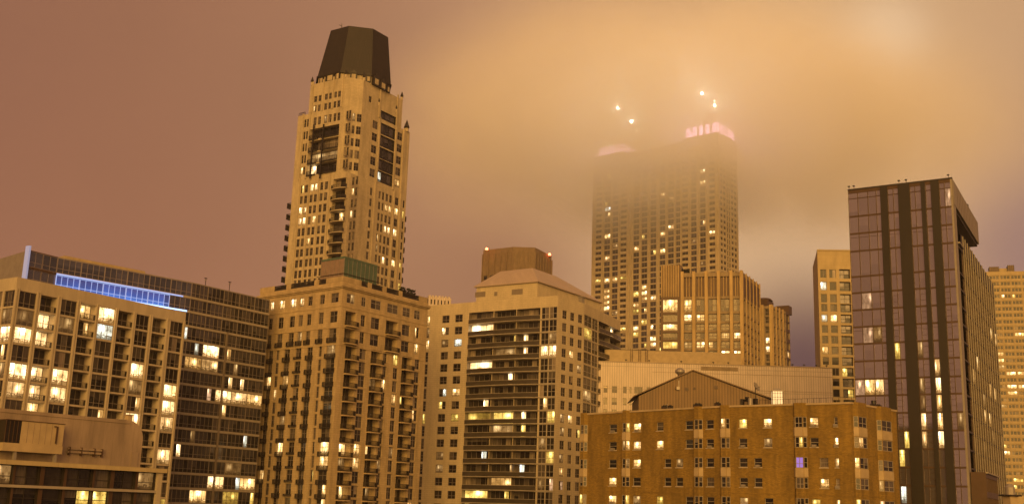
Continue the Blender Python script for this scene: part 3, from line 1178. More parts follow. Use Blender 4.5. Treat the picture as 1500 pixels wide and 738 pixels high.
z5 = lambda v: 370 + v / 4.1
topL = pxz(FL, 465, [(z5(a), z5(b_)) for a, b_ in ((98, 122), (155, 187), (222, 255), (275, 302), (325, 352), (395, 425), (462, 508))])
lowL = pxz(FL, 520, [(z5(a), z5(b_), dict(j=j)) for a, b_, j in ((95, 121, 2), (140, 160, 0), (188, 222, 2), (255, 290, 1), (325, 358, 2), (395, 413, 0), (440, 493, 2))])
topR1 = pxz(FR, 440, [(z5(a), z5(b_)) for a, b_ in ((565, 612), (655, 680), (712, 772), (812, 876), (905, 950), (975, 1010))])
midR = pxz(FR, 470, [(z5(a), z5(b_), r) for a, b_, r in ((556, 622, dict(bal=1)), (650, 678, {}), (712, 765, {}), (803, 876, dict(bal=1)), (900, 948, {}), (980, 1005, {}))])
lowR = pxz(FR, 560, [(z5(a), z5(b_), r) for a, b_, r in ((545, 612, dict(bal=1)), (632, 672, {}), (702, 766, dict(bal=1)), (776, 800, {}), (840, 868, {}), (891, 950, dict(bal=1)), (968, 998, {}))])
opsL, opsR = [], []
for i, (z0, z1) in enumerate(rowsC):
    h = z1 - z0
    if i < 3:
        opsL += mk(topL, [(z0, z1)], depth=0.30, nx=2, tr=(0.62,), bar='frame_mid', bw=0.10, j=(2 if i == 2 else 0))
        if i == 0:
            opsR += mk(topR1, [(z0, z1)], depth=0.12, nx=2, tr=(0.62,), bar='frame_pale', bw=0.08, glass='glass_grey' if i == 0 else 'glass')
        else:
            opsR += mk(midR, [(z0, z1)], depth=0.30, nx=2, tr=(0.62,), bar='frame_mid', bw=0.10)
    else:
        opsL += mk(lowL, [(z0, z1)], depth=0.30, nx=2, tr=(0.62,), bar='frame_mid', bw=0.09)
        opsR += mk(lowR, [(z0, z1)], depth=0.30, nx=2, tr=(0.62,), bar='frame_mid', bw=0.10)
for o in opsR:
    if o.get('bal'):
        o['z0'] -= 0.55
        o['z1'] += 0.12
        o['depth'] = 1.6
        o['nx'] = 3
        o['tr'] = ()
for o in opsL:
    if o.get('j') == 2:
        o['z0'] -= 0.45
for o in opsL:
    if o['u1'] - o['u0'] < 0.95:
        o['nx'] = 1
C.facade(FL, opsL, 'stone_buff')
C.windows(FL, opsL)
C.facade(FR, opsR, 'stone_buff')
C.windows(FR, opsR)
for o in opsL:
    if o.get('j'):
        C.railing(FL, o['u0'] - 0.22, o['u1'] + 0.22, o['z0'] - 0.05, 0.95 if o['j'] == 2 else 0.4, 0.0, 0.38, slabmat='metal_dark', slab=0.12, solid=False, bars=0.14, railmat='metal_dark')
for o in opsR:
    if o.get('bal'):
        C.railing(FR, o['u0'] - 0.1, o['u1'] + 0.25, o['z0'] - 0.02, 1.05, 0.0, 0.75, slabmat='stone_buff', slab=0.28, solid=False, bars=0.15, railmat='metal_dark', sag=0.25)
# cornice, string courses, corner piers
zc0 = FL.uz(485, 425)[1]
for F in (FL, FR):
    F.box(C.wall, -0.5, F.len + 0.5, zc0 + 0.45, zc0 + 0.95, 0.0, 0.55, 'stone_buff', skip=('s2',))
    F.box(C.wall, -0.3, F.len + 0.3, zc0 + 0.15, zc0 + 0.44, 0.0, 0.30, 'stone_buff', skip=('s2',))
    for i in (0, 1, 2):
        zz_ = rowsC[i][0] - (0.9 if i == 0 else 1.1)
        F.box(C.wall, 0.0, F.len, zz_ - 0.12, zz_ + 0.10, 0.0, 0.10, 'stone_buff', skip=('s2',))
# parapet above the cornice: solid corner, piers and dark planted railings between
zp = FL.uz(503, 404)[1]


def para(F, segs, par):
    for (xa, ya, xb, yb, kind) in segs:
        a, b_ = F.uz(xa, ya)[0], F.uz(xb, yb)[0]
        if kind == 's':
            F.box(C.wall, a, b_, zC + 0.01, zp, -0.5, 0.02, 'stone_buff')
        else:
            def f(mb):
                n_ = max(2, int((b_ - a) / 0.32))
                for q_ in range(n_ + 1):
                    u_ = a + (b_ - a) * q_ / n_
                    F.box(mb, u_ - 0.06, u_ + 0.06, zC + 0.05, zp - 0.15, -0.28, -0.16, 'metal_dark')
                F.box(mb, a, b_, zp - 0.16, zp - 0.02, -0.30, -0.14, 'metal_dark')
                F.box(mb, a, b_, zC + 0.01, zC + 0.35, -0.34, -0.10, 'metal_dark')
            part('parapet_railing', C.root, f)
            hb = MB()
            rg = random.Random(int(xa))
            for q_ in range(int((b_ - a) * 6)):
                u_ = a + (b_ - a) * rg.random()
                s_ = rg.uniform(0.12, 0.3)
                zc_ = zC + rg.uniform(0.2, 1.1)
                F.box(hb, u_ - s_, u_ + s_, zc_ - s_, zc_ + s_, -0.9 - s_, -0.9 + s_, 'hedge')
            part_o = hb.build('planting', C.root)


z3 = lambda v: 410 + v / 5.675
para(FL, [(381, 425, 402, 422, 's'), (402, 422, z3(55), 418, 'r'), (z3(55), 418, z3(92), 417, 's'), (z3(92), 417, z3(288), 412, 'r'), (z3(288), 412, z3(325), 410, 's'), (z3(325), 410, z3(386), 408, 'r'), (z3(386), 408, 503, 405, 's')], 0)
para(FR, [(503, 405, z3(680), 412, 's'), (z3(680), 412, z3(735), 415, 'r'), (z3(735), 415, z3(765), 417, 's'), (z3(765), 417, z3(858), 420, 'r'), (z3(858), 420, z3(888), 422, 's'), (z3(888), 422, z3(992), 427, 'r'),
          (z3(992), 427, z3(1020), 428, 's'), (z3(1020), 430, 614, 438, 'r'), (614, 440, 626, 444, 's')], 0)
pts = [cC.xy + vdir(rC) * lenR, cC.xy + vdir(rC) * lenR + vdir(lC) * lenL, cC.xy + vdir(lC) * lenL]
back_walls(C, pts, zC, 'stone_buff')
flat_roof(C, [cC.xy] + pts, zC, par=0.02)
C.done()
# hedges and furniture on the terrace edge
for (xa, xb, y, lb) in ((600, 612, 437, 'dark clipped shrub on the terrace above the right corner of the stone block'), (590, 598, 431, 'smaller dark shrub on the terrace beside the right corner shrub')):
    a, b_ = FR.uz(xa, y)[0], FR.uz(xb, y)[0]
    rg = random.Random(int(xa))

    def f(mb):
        for q_ in range(130):
            c_ = FR.pt(a + (b_ - a) * rg.random(), zC + 0.3 + 2.2 * rg.random() ** 1.2, -1.4 + 0.8 * rg.random())
            d1 = Vector((rg.uniform(-1, 1), rg.uniform(-1, 1), rg.uniform(-1, 1))).normalized() * 0.24
            d2 = Vector((rg.uniform(-1, 1), rg.uniform(-1, 1), rg.uniform(-1, 1))).normalized() * 0.24
            mb.poly([c_ - d1 - d2, c_ + d1 - d2, c_ + d1 + d2, c_ - d1 + d2], 'hedge')
    tag(part('shrub', None, f), lb, 'shrub', 'shrubs on the terrace')

# scaffold with netting on the roof terrace, at the foot of the tower
sp_ = at_dist(505, 375, 262)
zS = sp_.z
zSb = zC + 0.02
SL = Face(sp_.xy + vdir(lC) * line_x(sp_, lC, 471, 383), sp_.xy, zS, zSb)
SR = Face(sp_.xy, sp_.xy + vdir(rC) * line_x(sp_, rC, 553, 395), zS, zSb)
S = Building('scaffold_enclosure', 'scaffold wrapped in green and pink netting on the terrace at the foot of the tower', 'scaffold', (sp_.x, sp_.y, zSb))


def net(mb):
    SL.box(mb, 0.05, SL.len - 0.05, zSb + 0.4, zS - 0.55, -0.10, -0.04, 'netting_pink')
    SR.box(mb, 0.05, SR.len - 0.05, zSb + 0.4, zS - 0.55, -0.10, -0.04, 'netting_green')


part('netting', S.root, net)
part('roof_sheet', S.root, lambda mb: mb.prism([SL.b, SR.b, SR.b + vdir(lC) * SL.len, SL.a], zS - 0.5, zS, 'netting_green'))
for (F, n_) in ((SL, 5), (SR, 8)):
    for k in range(n_ + 1):
        xu = min(F.len - 0.05, max(0.05, F.len * k / n_))
        part('scaffold_pole', S.root, lambda mb: F.box(mb, xu - 0.035, xu + 0.035, zSb, zS - 0.5, 0.0, 0.07, 'metal_grey'))
    for zz in (zSb + 0.9, zSb + 2.3, zSb + 3.7, zSb + 5.1):
        if zz < zS - 0.6:
            part('scaffold_rail', S.root, lambda mb: F.box(mb, (-1.2 if F is SL else -0.1), F.len + (0.1 if F is SL else 2.0), zz - 0.07, zz + 0.07, 0.075, 0.17, 'metal_dark'))
S.done()

# ================================================================== tall stone tower with the dark tapered crown
c1 = at_dist(507, 112.9, 335)
zTp = c1.z
c2 = at_z(533, 117.5, zTp)
T = Building('stone_tower', 'tall stone residential tower with a dark tapered crown', 'tower', c1.xy, seed=21)
tL, tR = 147.0, 57.0
pw = line_x(c1, tL, 437, 168)          # left end of the wide shaft
pu = line_x(c1, tL, 455, 126)          # left end of the upper shaft
qw = line_x(c2, tR, 600.5, 193)
qu = line_x(c2, tR, 590, 146)
FLw = Face(c1.xy + vdir(tL) * pw, c1.xy, zTp)
z1 = FLw.uz(437, 170.5)[1]
ysT = [(145.5, 154), (159, 168.3), (176.3, 187.5), (193.8, 205), (211.3, 222.5), (228, 239.5), (245, 256.5),
       (272, 283), (287.5, 298.5), (303.4, 314.5), (318.8, 330), (334.3, 345.5), (349.5, 360.5), (364.6, 375.6), (380, 391), (395.5, 406.5)]
rT = [(FLw.uz(443, b_)[1], FLw.uz(443, a)[1]) for a, b_ in ysT]
rT += [(rT[-1][0] - 3.05 * k, rT[-1][1] - 3.05 * k) for k in range(1, 4)]
zled = FLw.uz(443, 263)[1]
T.plit = 0.04
T.setlits([(448, 245, 'lit_bright|'), (442, 250, 'lit_warm'), (457, 275, 'lit_bright'), (463, 275, 'lit_bright'), (440, 308, 'lit_bright'), (446, 308, 'lit_bright'), (439, 324, 'lit_bright'), (445, 324, 'lit_bright'),
           (457, 324, 'lit_warm'), (440, 353.5, 'lit_bright'), (498, 319, 'lit_warm|'), (513, 320, 'lit_bright'), (517, 322, 'lit_bright'), (545, 243.5, 'lit_warm'), (583, 262.5, 'lit_warm'),
           (565, 305, 'lit_warm'), (570, 308, 'lit_warm'), (579, 311, 'lit_warm'), (564, 335, 'lit_bright'), (569, 337, 'lit_bright'), (578.5, 340, 'lit_bright'), (562, 380, 'lit_bright'), (576, 385, 'lit_warm'),
           (542, 281, 'lit_bright'), (541, 294, 'lit_warm'), (586, 392, 'lit_yellow'), (553, 265, 'lit_white|'), (564, 257, 'lit_warm|'), (461, 244, 'lit_bright|'), (451, 237, 'lit_warm|'), (465, 190, 'lit_warm|')])


def tw(face, y, lst, **kw):
    out = []
    for e in lst:
        ex = dict(e[2]) if len(e) > 2 else {}
        out.append((face.uz(e[0], y)[0], face.uz(e[1], y)[0], ex))
    return out


TALL = [('top', z1, zTp), ('mid', zled, z1), ('low', 0.0, zled)]
cutL, cutR = 2.9, 3.2
prev = None
for nm, za, zb in TALL:
    lo = nm == 'low'
    a0 = c1.xy + vdir(tL) * (pu if nm == 'top' else pw)
    k1 = c1.xy - vdir(tL) * (cutL if lo else 0)
    k2 = c2.xy - vdir(tR) * (cutR if lo else 0)
    b0 = c2.xy + vdir(tR) * (qu if nm == 'top' else qw)
    fl, fc, fr = Face(a0, k1, zb, za), Face(k1, k2, zb, za), Face(k2, b0, zb, za)
    R_ = [r for r in rT if r[0] > za + 0.2 and r[1] < zb - 0.2]
    kw = dict(depth=0.22, nx=2, tr=(0.6,), bar='frame_mid', bw=0.09)
    ol, oc, orr = [], [], []
    if nm == 'top':
        ol = mk(tw(fl, 165, [(458.5, 463), (465, 469.2), (474, 478.5), (480, 484.6), (487.5, 491.5), (493, 497.2)]), R_[:3], **kw)
        oc = mk(tw(fc, 170, [(514.5, 518.5), (521, 528)]), R_[2:4], **kw)
        orr = mk(tw(fr, 150, [(540, 544.5)]), R_[:1], **kw)
        orr += mk(tw(fr, 180, [(546, 553)]), [r for r in R_ if r[1] < fr.uz(550, 160)[1]], **kw)
        orr += mk(tw(fr, 190, [(582.5, 588)]), [r for r in R_ if r[1] < fr.uz(585, 180)[1]], **kw)
        ds = tw(fr, 180, [(557, 579.5)])[0]
        strip_rows = [r for r in rT if fr.uz(568, 158)[1] > r[1] and r[0] > fr.uz(565, 280)[1]]
    if nm == 'mid':
        Rw = R_
        ol2 = mk(tw(fl, 185, [(458.5, 463), (465, 469.2), (474, 478.5), (480, 484.6), (487.5, 491.5), (493, 497.2)]), R_[:1], **kw)
        ol = mk(tw(fl, 220, [(442.5, 445.4), (446.3, 449.4)]), Rw, **dict(kw, nx=1))
        ol += mk(tw(fl, 220, [(503.5, 506.4), (507.4, 510.4)]), Rw, **dict(kw, nx=1))
        ol += ol2
        br = fl.uz(452, 220)[0], fl.uz(494.5, 220)[0]
        rec = [r for r in R_ if r[1] < fl.uz(470, 187)[1]]
        ol += mk([(br[0], br[1], {})], [(r[0] - 0.55, r[1] + 0.3) for r in rec], depth=1.7, nx=5, tr=(), glass='glass', bar='metal_black', bw=0.12, reveal='stone_tower', bal=1)
        oc = mk(tw(fc, 200, [(514.5, 518.5), (521, 528)]), R_, **kw)
        orr = mk(tw(fr, 220, [(543.5, 551.5)]), R_, **kw)
        orr += mk(tw(fr, 230, [(580.5, 588)]), R_, **kw)
    if lo:
        ol = mk(tw(fl, 340, [(435.5, 439.8), (441.6, 446), (449.6, 453.8), (455.8, 460.2), (464, 468.3), (470.5, 475.2), (510.5, 514), (515.6, 519.4)]), R_, **dict(kw, nx=2, bw=0.06))
        ol += mk(tw(fl, 340, [(483, 503)]), [(r[0] - 0.5, r[1] + 0.3) for r in R_], depth=1.7, nx=3, tr=(), glass='glass', bar='metal_dark', reveal='stone_tower', bal=1)
        orr = mk(tw(fr, 340, [(538.4, 542.2), (551.5, 555), (556.6, 560), (562, 566), (567.5, 571.5), (576.2, 581.4)]), R_, **dict(kw, nx=2, bw=0.06))
        orr += mk(tw(fr, 390, [(585, 588)]), R_, **dict(kw, nx=1))
    if nm in ('top', 'mid'):
        # dark glazed strip with black posts on the right face
        rr = [r for r in strip_rows if za < r[0] and r[1] < zb]
        orr += mk([(ds[0], ds[1], {})], [(r[0] - 0.70, r[1] + 0.42) for r in rr if r[1] + 0.42 < zb], depth=0.5, nx=3, tr=(0.22,), glass='glass_blueish', bar='metal_black', bw=0.42, reveal='metal_black')
    T.facade(fl, ol, 'stone_tower')
    T.facade(fc, oc, 'stone_tower')
    T.facade(fr, orr, 'stone_tower')
    T.windows(fl, ol)
    T.windows(fc, oc)
    T.windows(fr, orr)
    for o in ol:
        if o.get('bal'):
            if nm == 'mid':
                for (q0, q1) in ((0, 0.30), (0.42, 1.0)):
                    T.railing(fl, o['u0'] + (o['u1'] - o['u0']) * q0, o['u0'] + (o['u1'] - o['u0']) * q1, o['z0'] + 0.02, 1.25, 0.0, 0.35, slabmat='metal_dark', slab=0.25, solid=False, bars=0.16, railmat='metal_black', sag=0.3)
            else:
                T.railing(fl, o['u0'] - 0.1, o['u1'] + 0.1, o['z0'] + 0.02, 1.15, 0.0, 0.7, slabmat='stone_tower', slab=0.25, solid=False, bars=0.2, railmat='metal_dark', sag=0.7)
    if nm == 'mid':
        for x_ in (459.5, 473.8):
            up0 = fl.uz(x_, 225)[0]
            part('balcony_post', T.root, lambda mb: fl.box(mb, up0 - 0.22, up0 + 0.22, fl.uz(x_, 262)[1], fl.uz(x_, 184)[1], 0.66, 1.0, 'metal_black'))
    # pilasters between the window bays
    for F, ys_, xs in ((fl, 165 if nm == 'top' else (220 if nm == 'mid' else 340), (456.5, 471.6, 486, 499.5) if nm == 'top' else ((441, 451, 500) if nm == 'mid' else (433.5, 448, 462, 478, 506))),
                       (fr, 165 if nm == 'top' else (220 if nm == 'mid' else 340), (555.5, 581.5) if nm == 'top' else ((554, 578.6, 590) if nm == 'mid' else (545.5, 574, 583.5)))):
        for x_ in xs:
            u_ = F.uz(x_, ys_)[0]
            if 0.3 < u_ < F.len - 0.3:
                F.box(T.wall, u_ - 0.3, u_ + 0.3, za, zb + (0.9 if nm == 'top' else 0.35), 0.0, 0.28, 'stone_tower', skip=('s2', 'bot'))
    Q = [k1, k2, b0, b0 + vdir(tL) * 19, a0 + vdir(tR) * 20, a0]
    o_ = 0
    for i in range(2, 5):
        p_, q_ = Q[i], Q[i + 1]
        T.wall.poly([(*p_, za), (*q_, za), (*q_, zb), (*p_, zb)], 'stone_tower', [(0, za), ((q_ - p_).length, za), ((q_ - p_).length, zb), (0, zb)])
    T.wall.poly([(*p_, zb - 0.003) for p_ in Q], 'roof_grey')
    if lo:
        # balconies that stand out past both outer edges
        for r in R_[:10]:
            if r[1] < fl.uz(430, 283)[1]:
                T.railing(fl, -2.3, -0.02, r[0] - 0.4, 1.6, -3.0, -0.5, slabmat='metal_dark', slab=0.2, solid=False, bars=0.2, railmat='metal_dark')
            if r[1] < fr.uz(597, 308)[1]:
                T.railing(fr, fr.len + 0.02, fr.len + 1.3, r[0] - 0.4, 1.6, -3.0, -0.5, slabmat='metal_dark', slab=0.2, solid=False, bars=0.2, railmat='metal_dark')
# coping and small dark corner finials
for (x, y, D_) in ((458, 127, 0), (505, 113, 0), (533, 118, 0), (556, 145, 0), (589, 148, 0)):
    pass


def finial(face, u_, z_, s_=0.45, h=1.5):
    def f(mb):
        c_ = face.pt(u_, z_, -0.2)
        mb.frustum(ring(c_, s_ * 0.9, 8), z_ + 0.9, ring(c_, s_ * 1.25, 8), z_ + 1.35, 'metal_dark')
        mb.frustum(ring(c_, s_ * 1.2, 8), z_ + 1.352, ring(c_, 0.06, 8), z_ + 1.35 + h, 'metal_dark')
        mb.prism(ring(c_, s_ * 0.9, 8), z_ - 0.3, z_ + 0.898, 'stone_tower')
    part('finial', T.root, f, smooth=False)


flT = Face(c1.xy + vdir(tL) * pu, c1.xy, zTp)
frT = Face(c2.xy, c2.xy + vdir(tR) * qu, zTp)
frW = Face(c2.xy, c2.xy + vdir(tR) * qw, z1)
finial(flT, 0.4, zTp)
finial(flT, flT.len - 0.3, zTp)
finial(frT, 0.3, zTp)
finial(frT, frT.uz(556, 140)[0], frT.uz(556, 150)[1] - 1)
finial(frT, frT.uz(581, 155)[0], frT.uz(581, 160)[1] - 1)
finial(frT, frT.len - 0.3, zTp)
finial(frW, frW.len - 1.6, z1, 0.8, 2.6)


def rl(mb):
    for F, a, b_, zz in ((FLw, 0.1, 2.8, z1), ):
        for k in range(7):
            F.box(mb, a + (b_ - a) * k / 6 - 0.05, a + (b_ - a) * k / 6 + 0.05, zz, zz + 1.0, -0.3, -0.2, 'metal_dark')
        F.box(mb, a, b_, zz + 1.0, zz + 1.1, -0.3, -0.2, 'metal_dark')


part('terrace_railing', T.root, rl)


def arch_panel(face, u_, z_, w_, h_, proud):
    """dark dormer with a pointed arch: outline extruded outward"""
    def f(mb):
        prof = [(-w_ / 2, 0), (w_ / 2, 0), (w_ / 2, h_ * 0.55), (w_ * 0.42, h_ * 0.78), (w_ * 0.15, h_ * 0.95), (0, h_ * 1.12), (-w_ * 0.15, h_ * 0.95), (-w_ * 0.42, h_ * 0.78), (-w_ / 2, h_ * 0.55)]
        n_ = len(prof)
        mb.poly([face.pt(u_ + a, z_ + b_, proud) for a, b_ in prof], 'metal_dark')
        for i in range(n_):
            a, b_ = prof[i], prof[(i + 1) % n_]
            mb.poly([face.pt(u_ + b_[0], z_ + b_[1], proud), face.pt(u_ + a[0], z_ + a[1], proud), face.pt(u_ + a[0], z_ + a[1], -0.1), face.pt(u_ + b_[0], z_ + b_[1], -0.1)], 'metal_dark')
    o_ = part('dormer', T.root, f)
    g_ = MB()
    face.box(g_, u_ - w_ * 0.27, u_ + w_ * 0.27, z_ + h_ * 0.1, z_ + h_ * 0.62, proud, proud + 0.04, 'stone_tower')
    g_.build('dormer_panel', o_)


# octagonal drum and crown
mid = Vector((-51.4, 337.5))
side = 10.6
ap = side * 1.2071
nrm_ = vdir(12 + 90)
e0 = at_dist(501, 101, 335)
zCb = e0.z
zCt = at_dist(512, 38, 335).z
# centre so that the front chamfer passes through the measured eaves points
pA, pB_ = at_z(501, 101, zCb).xy, at_z(543, 111, zCb).xy
cen = (pA + pB_) / 2 + nrm_ * ap
side = (pB_ - pA).length
Rr = side / 2 / math.sin(math.pi / 8)
ph = math.radians(12 - 90 - 22.5)
base8 = ring(cen, Rr, 8, ph)
Rt = Rr * 0.79
zCt += 2.0
pt1, pt2 = at_z(512, 38, zCt).xy, at_z(533, 41, zCt).xy
cent = cen + Vector((0.8, -0.4))
top8 = ring(cent, Rt, 8, ph)
drum8 = ring(cen, Rr * 0.965, 8, ph)
part('drum', T.root, lambda mb: mb.prism(drum8, zTp - 0.5, zCb - 0.002, 'stone_tower'))
part('crown', T.root, lambda mb: (mb.frustum(base8, zCb, top8, zCt, 'slate'), mb.prism(ring(cen, Rr * 1.02, 8, ph), zCb - 0.35, zCb + 0.15, 'slate', bottom=True)))
for i in (7, 0, 1):
    fd = Face(drum8[i], drum8[(i + 1) % 8], zCb)
    L_ = fd.len
    if i == 0:
        arch_panel(fd, L_ * 0.42, zTp + 0.2, 2.3, 3.4, 0.5)
        arch_panel(fd, L_ * 0.92, zTp + 0.2, 1.6, 2.8, 0.5)
    elif i == 7:
        arch_panel(fd, L_ * 0.18, zTp - 0.1, 1.7, 3.2, 0.5)
        arch_panel(fd, L_ * 0.55, zTp + 0.2, 3.8, 3.3, 0.4)
        arch_panel(fd, L_ * 0.90, zTp + 0.1, 1.7, 3.4, 0.5)
    else:
        arch_panel(fd, L_ * 0.22, zTp - 0.2, 3.2, 3.6, 0.8)
        arch_panel(fd, L_ * 0.58, zTp - 0.3, 3.2, 3.3, 0.8)
        arch_panel(fd, L_ * 0.90, zTp - 0.3, 1.6, 2.9, 0.5)
T.done()
am = MB()
ac = at_z(497, 43, zCt)
for dx_, hh in ((0, 2.2), (0.9, 1.1)):
    am.prism(ring((ac.x + dx_ + 0.6, ac.y + 0.6), 0.09, 6), zCt - 0.05, zCt + hh, 'metal_dark')
am.hexa([(ac.x - 0.3, ac.y + 0.5, zCt + 1.7), (ac.x + 0.9, ac.y + 0.5, zCt + 1.1), (ac.x + 0.9, ac.y + 0.65, zCt + 1.1), (ac.x - 0.3, ac.y + 0.65, zCt + 1.7),
         (ac.x - 0.3, ac.y + 0.5, zCt + 1.85), (ac.x + 0.9, ac.y + 0.5, zCt + 1.25), (ac.x + 0.9, ac.y + 0.65, zCt + 1.25), (ac.x - 0.3, ac.y + 0.65, zCt + 1.85)], 'metal_dark')
tag(am.build('antenna'), 'small antenna at the left corner of the dark tapered crown', 'antenna')

# ================================================================== small white crenellated plant room behind
cW = at_dist(628, 434, 360)
WF = Face(cW.xy, at_z(661, 437, cW.z).xy, cW.z)
W = Building('crenellated_building', 'small pale building top with a notched parapet between the stone block and the balcony block', 'building', cW.xy, seed=2)
opsW = []
for k in range(6):
    x_ = 631 + k * 5.0
    a, b_ = WF.uz(x_, 440)[0], WF.uz(x_ + 1.7, 440)[0]
    opsW.append(dict(u0=a, u1=b_, z0=WF.uz(640, 446)[1], z1=WF.uz(640, 439)[1], depth=0.5, nowin=1, reveal='metal_dark'))
W.facade(WF, opsW, 'siding', u1=WF.len)
WF.box(W.wall, 0, WF.len, 0, WF.zt - 0.6, -3, -0.5, 'metal_dark', skip=('bot',))
for k in range(7):
    a = WF.len * k / 7
    WF.box(W.wall, a, a + WF.len * 0.09, WF.zt + 0.002, WF.zt + 0.5, -0.5, 0.0, 'siding')
bp = [WF.b, WF.b - WF.n * 12, WF.a - WF.n * 12, WF.a]
back_walls(W, bp, WF.zt, 'siding')
flat_roof(W, bp, WF.zt, par=0.1)
W.done()

# ================================================================== pale stone block with curved glass balconies
cD = at_dist(817, 432.5, 280)
zD = cD.z
q1, q2 = at_z(856, 444, zD), at_z(909, 470, zD)
lD = 148.5
D = Building('balcony_apartment_building', 'pale stone apartment block with long curved glass balconies and a hipped roof', 'building', cD.xy, seed=31)
FL = Face(cD.xy + vdir(lD) * line_x(cD, lD, 624.5, 448.5), cD.xy, zD)
FR, FR2 = Face(cD.xy, q1.xy, zD), Face(q1.xy, q2.xy, zD)
pD = (FL.uz(655, 461.7)[1] - FL.uz(655, 461.7 + 17.85 * 5)[1]) / 5
zt0 = FL.uz(655, 461.7)[1]
nD = 18
stone_rows = grid_rows(zt0, pD, nD, pD * 0.62)
bal_rows = [(zt0 + 0.28 - pD * (k + 1) + 0.25, zt0 + 0.28 - pD * k - 0.06) for k in range(nD)]
D.plit = 0.06
D.setlits([(652, 485.5, 'lit_bright|'), (652, 503, 'lit_dim'), (671, 501.5, 'lit_white'), (710, 484, 'lit_bright'), (770, 499, 'lit_bright|'), (769.8, 517, 'lit_bright|'), (806, 499, 'lit_dim'), (800, 516, 'lit_bright'), (812, 516, 'lit_bright'),
           (741, 519, 'lit_dim'), (708, 539, 'lit_bright'), (745, 555, 'lit_bright|'), (786, 516, 'lit_bright|'), (649, 575, 'lit_white|'), (668, 574, 'lit_warm'), (710, 593, 'lit_bright|'), (716, 593, 'lit_yellow|'), (707, 613, 'lit_yellow'), (738, 612, 'lit_yellow'), (767, 610, 'lit_bright|'),
           (803, 612, 'lit_yellow'), (667, 611, 'lit_yellow'), (766, 631, 'lit_yellow|'), (646, 668, 'lit_dim'), (707, 668, 'lit_white|'), (712, 668, 'lit_white|'), (810, 669, 'lit_yellow'), (823, 688, 'lit_warm'), (823, 669, 'lit_dim'), (645, 685, 'lit_dim'),
           (764, 689, 'lit_white|'), (750, 690, 'lit_dim|'), (790, 708, 'lit_dim'), (807, 708, 'lit_peach|'), (823, 708, 'lit_peach|'), (705, 724, 'lit_yellow'), (745, 725, 'lit_yellow|'), (838, 518, 'lit_warm'), (865, 488, 'lit_yellow'), (897, 499, 'lit_bright|'),
           (897, 532, 'lit_bright|'), (897, 550, 'lit_yellow|'), (836, 612, 'lit_warm'), (862, 578, 'lit_dim'), (897, 598, 'lit_yellow|'), (627, 503, 'lit_warm'), (627, 487, 'lit_dim'), (850, 536, 'lit_dim'), (700, 736, 'lit_yellow'), (622, 609, 'lit_yellow'), (622, 668, 'lit_dim'),
           (826, 616, 'lit_dim'), (850, 634, 'lit_yellow|')])
uu = lambda F, x, y: F.uz(x, y)[0]
kw = dict(depth=0.25, nx=2, tr=(0.4,), bar='frame_mid', bw=0.10)
opsD = mk([(uu(FL, 625.2, 470), uu(FL, 629.6, 470))], [(a - 0.5, b_ + 0.2) for a, b_ in stone_rows], **dict(kw, nx=1, tr=(0.3, 0.6)))
opsD += mk([(uu(FL, 647.8, 467), uu(FL, 658.3, 467)), (uu(FL, 666.6, 467), uu(FL, 677.6, 467))], stone_rows, **kw)
ub0, ub1 = uu(FL, 687, 467), uu(FL, 791.5, 460)
ubm = [ub0, uu(FL, 724, 460), uu(FL, 757, 460), ub1]
for k in range(3):
    opsD += mk([(ubm[k], ubm[k + 1] - (0.02 if k == 2 else 0.18))], bal_rows, depth=1.5, nx=5, tr=(), glass='glass', bar='frame_mid', bw=0.07, reveal='frame_mid', nomz=1)
ug0, ug1 = uu(FL, 793.5, 460), FL.len - 0.06
um = (ug0 + ug1) / 2
opsD += mk([(ug0, um - 0.06), (um + 0.06, ug1)], bal_rows, depth=0.12, nx=2, tr=(0.42,), glass='glass', bar='frame_pale', bw=0.10)
D.facade(FL, opsD, 'stone_pale')
D.windows(FL, opsD)
for (z0, z1_) in bal_rows:
    D.railing(FL, ub0 + 0.02, ub1 - 0.02, z0 - 0.01, 1.15, 0.01, 0.25, slabmat='frame_pale', slab=0.18, solid=True, railmat='rail_glass', toprail='frame_pale', sag=0.75)
    FL.box(D.wall, ub1, FL.len, z0 - 0.30, z0 - 0.02, 0.0, 0.14, 'frame_pale', skip=('s2',))
opsR = mk([(uu(FR, 824, 462), uu(FR, 830.7, 462)), (uu(FR, 835.6, 465), uu(FR, 841.7, 465)), (uu(FR, 847, 470), uu(FR, 853.4, 470))], grid_rows(FR.uz(838, 457.5)[1], pD, nD, pD * 0.66), **kw)
D.facade(FR, opsR, 'stone_pale')
D.windows(FR, opsR)
opsR = mk([(0.25, uu(FR2, 867, 480)), (uu(FR2, 867.5, 480), uu(FR2, 875.9, 480))], bal_rows, depth=0.12, nx=2, tr=(0.42,), glass='glass', bar='frame_pale', bw=0.09)
v0, v1 = uu(FR2, 877, 480), FR2.len - 0.1
vm = (v0 + v1) / 2
opsR += mk([(v0, vm - 0.1), (vm + 0.1, v1)], bal_rows, depth=1.4, nx=4, tr=(), glass='glass', bar='frame_mid', reveal='frame_mid')
D.facade(FR2, opsR, 'stone_pale')
D.windows(FR2, opsR)
for (z0, z1_) in bal_rows:
    D.railing(FR2, v0 + 0.02, v1, z0 - 0.01, 1.15, 0.01, 0.3, slabmat='frame_pale', slab=0.18, solid=True, railmat='rail_glass', toprail='frame_pale', sag=0.5)
bp = [q2.xy, q2.xy + vdir(lD) * FL.len * 0.92, FL.a]
back_walls(D, bp, zD, 'stone_pale')
flat_roof(D, [cD.xy, q1.xy] + bp, zD, par=0.8)
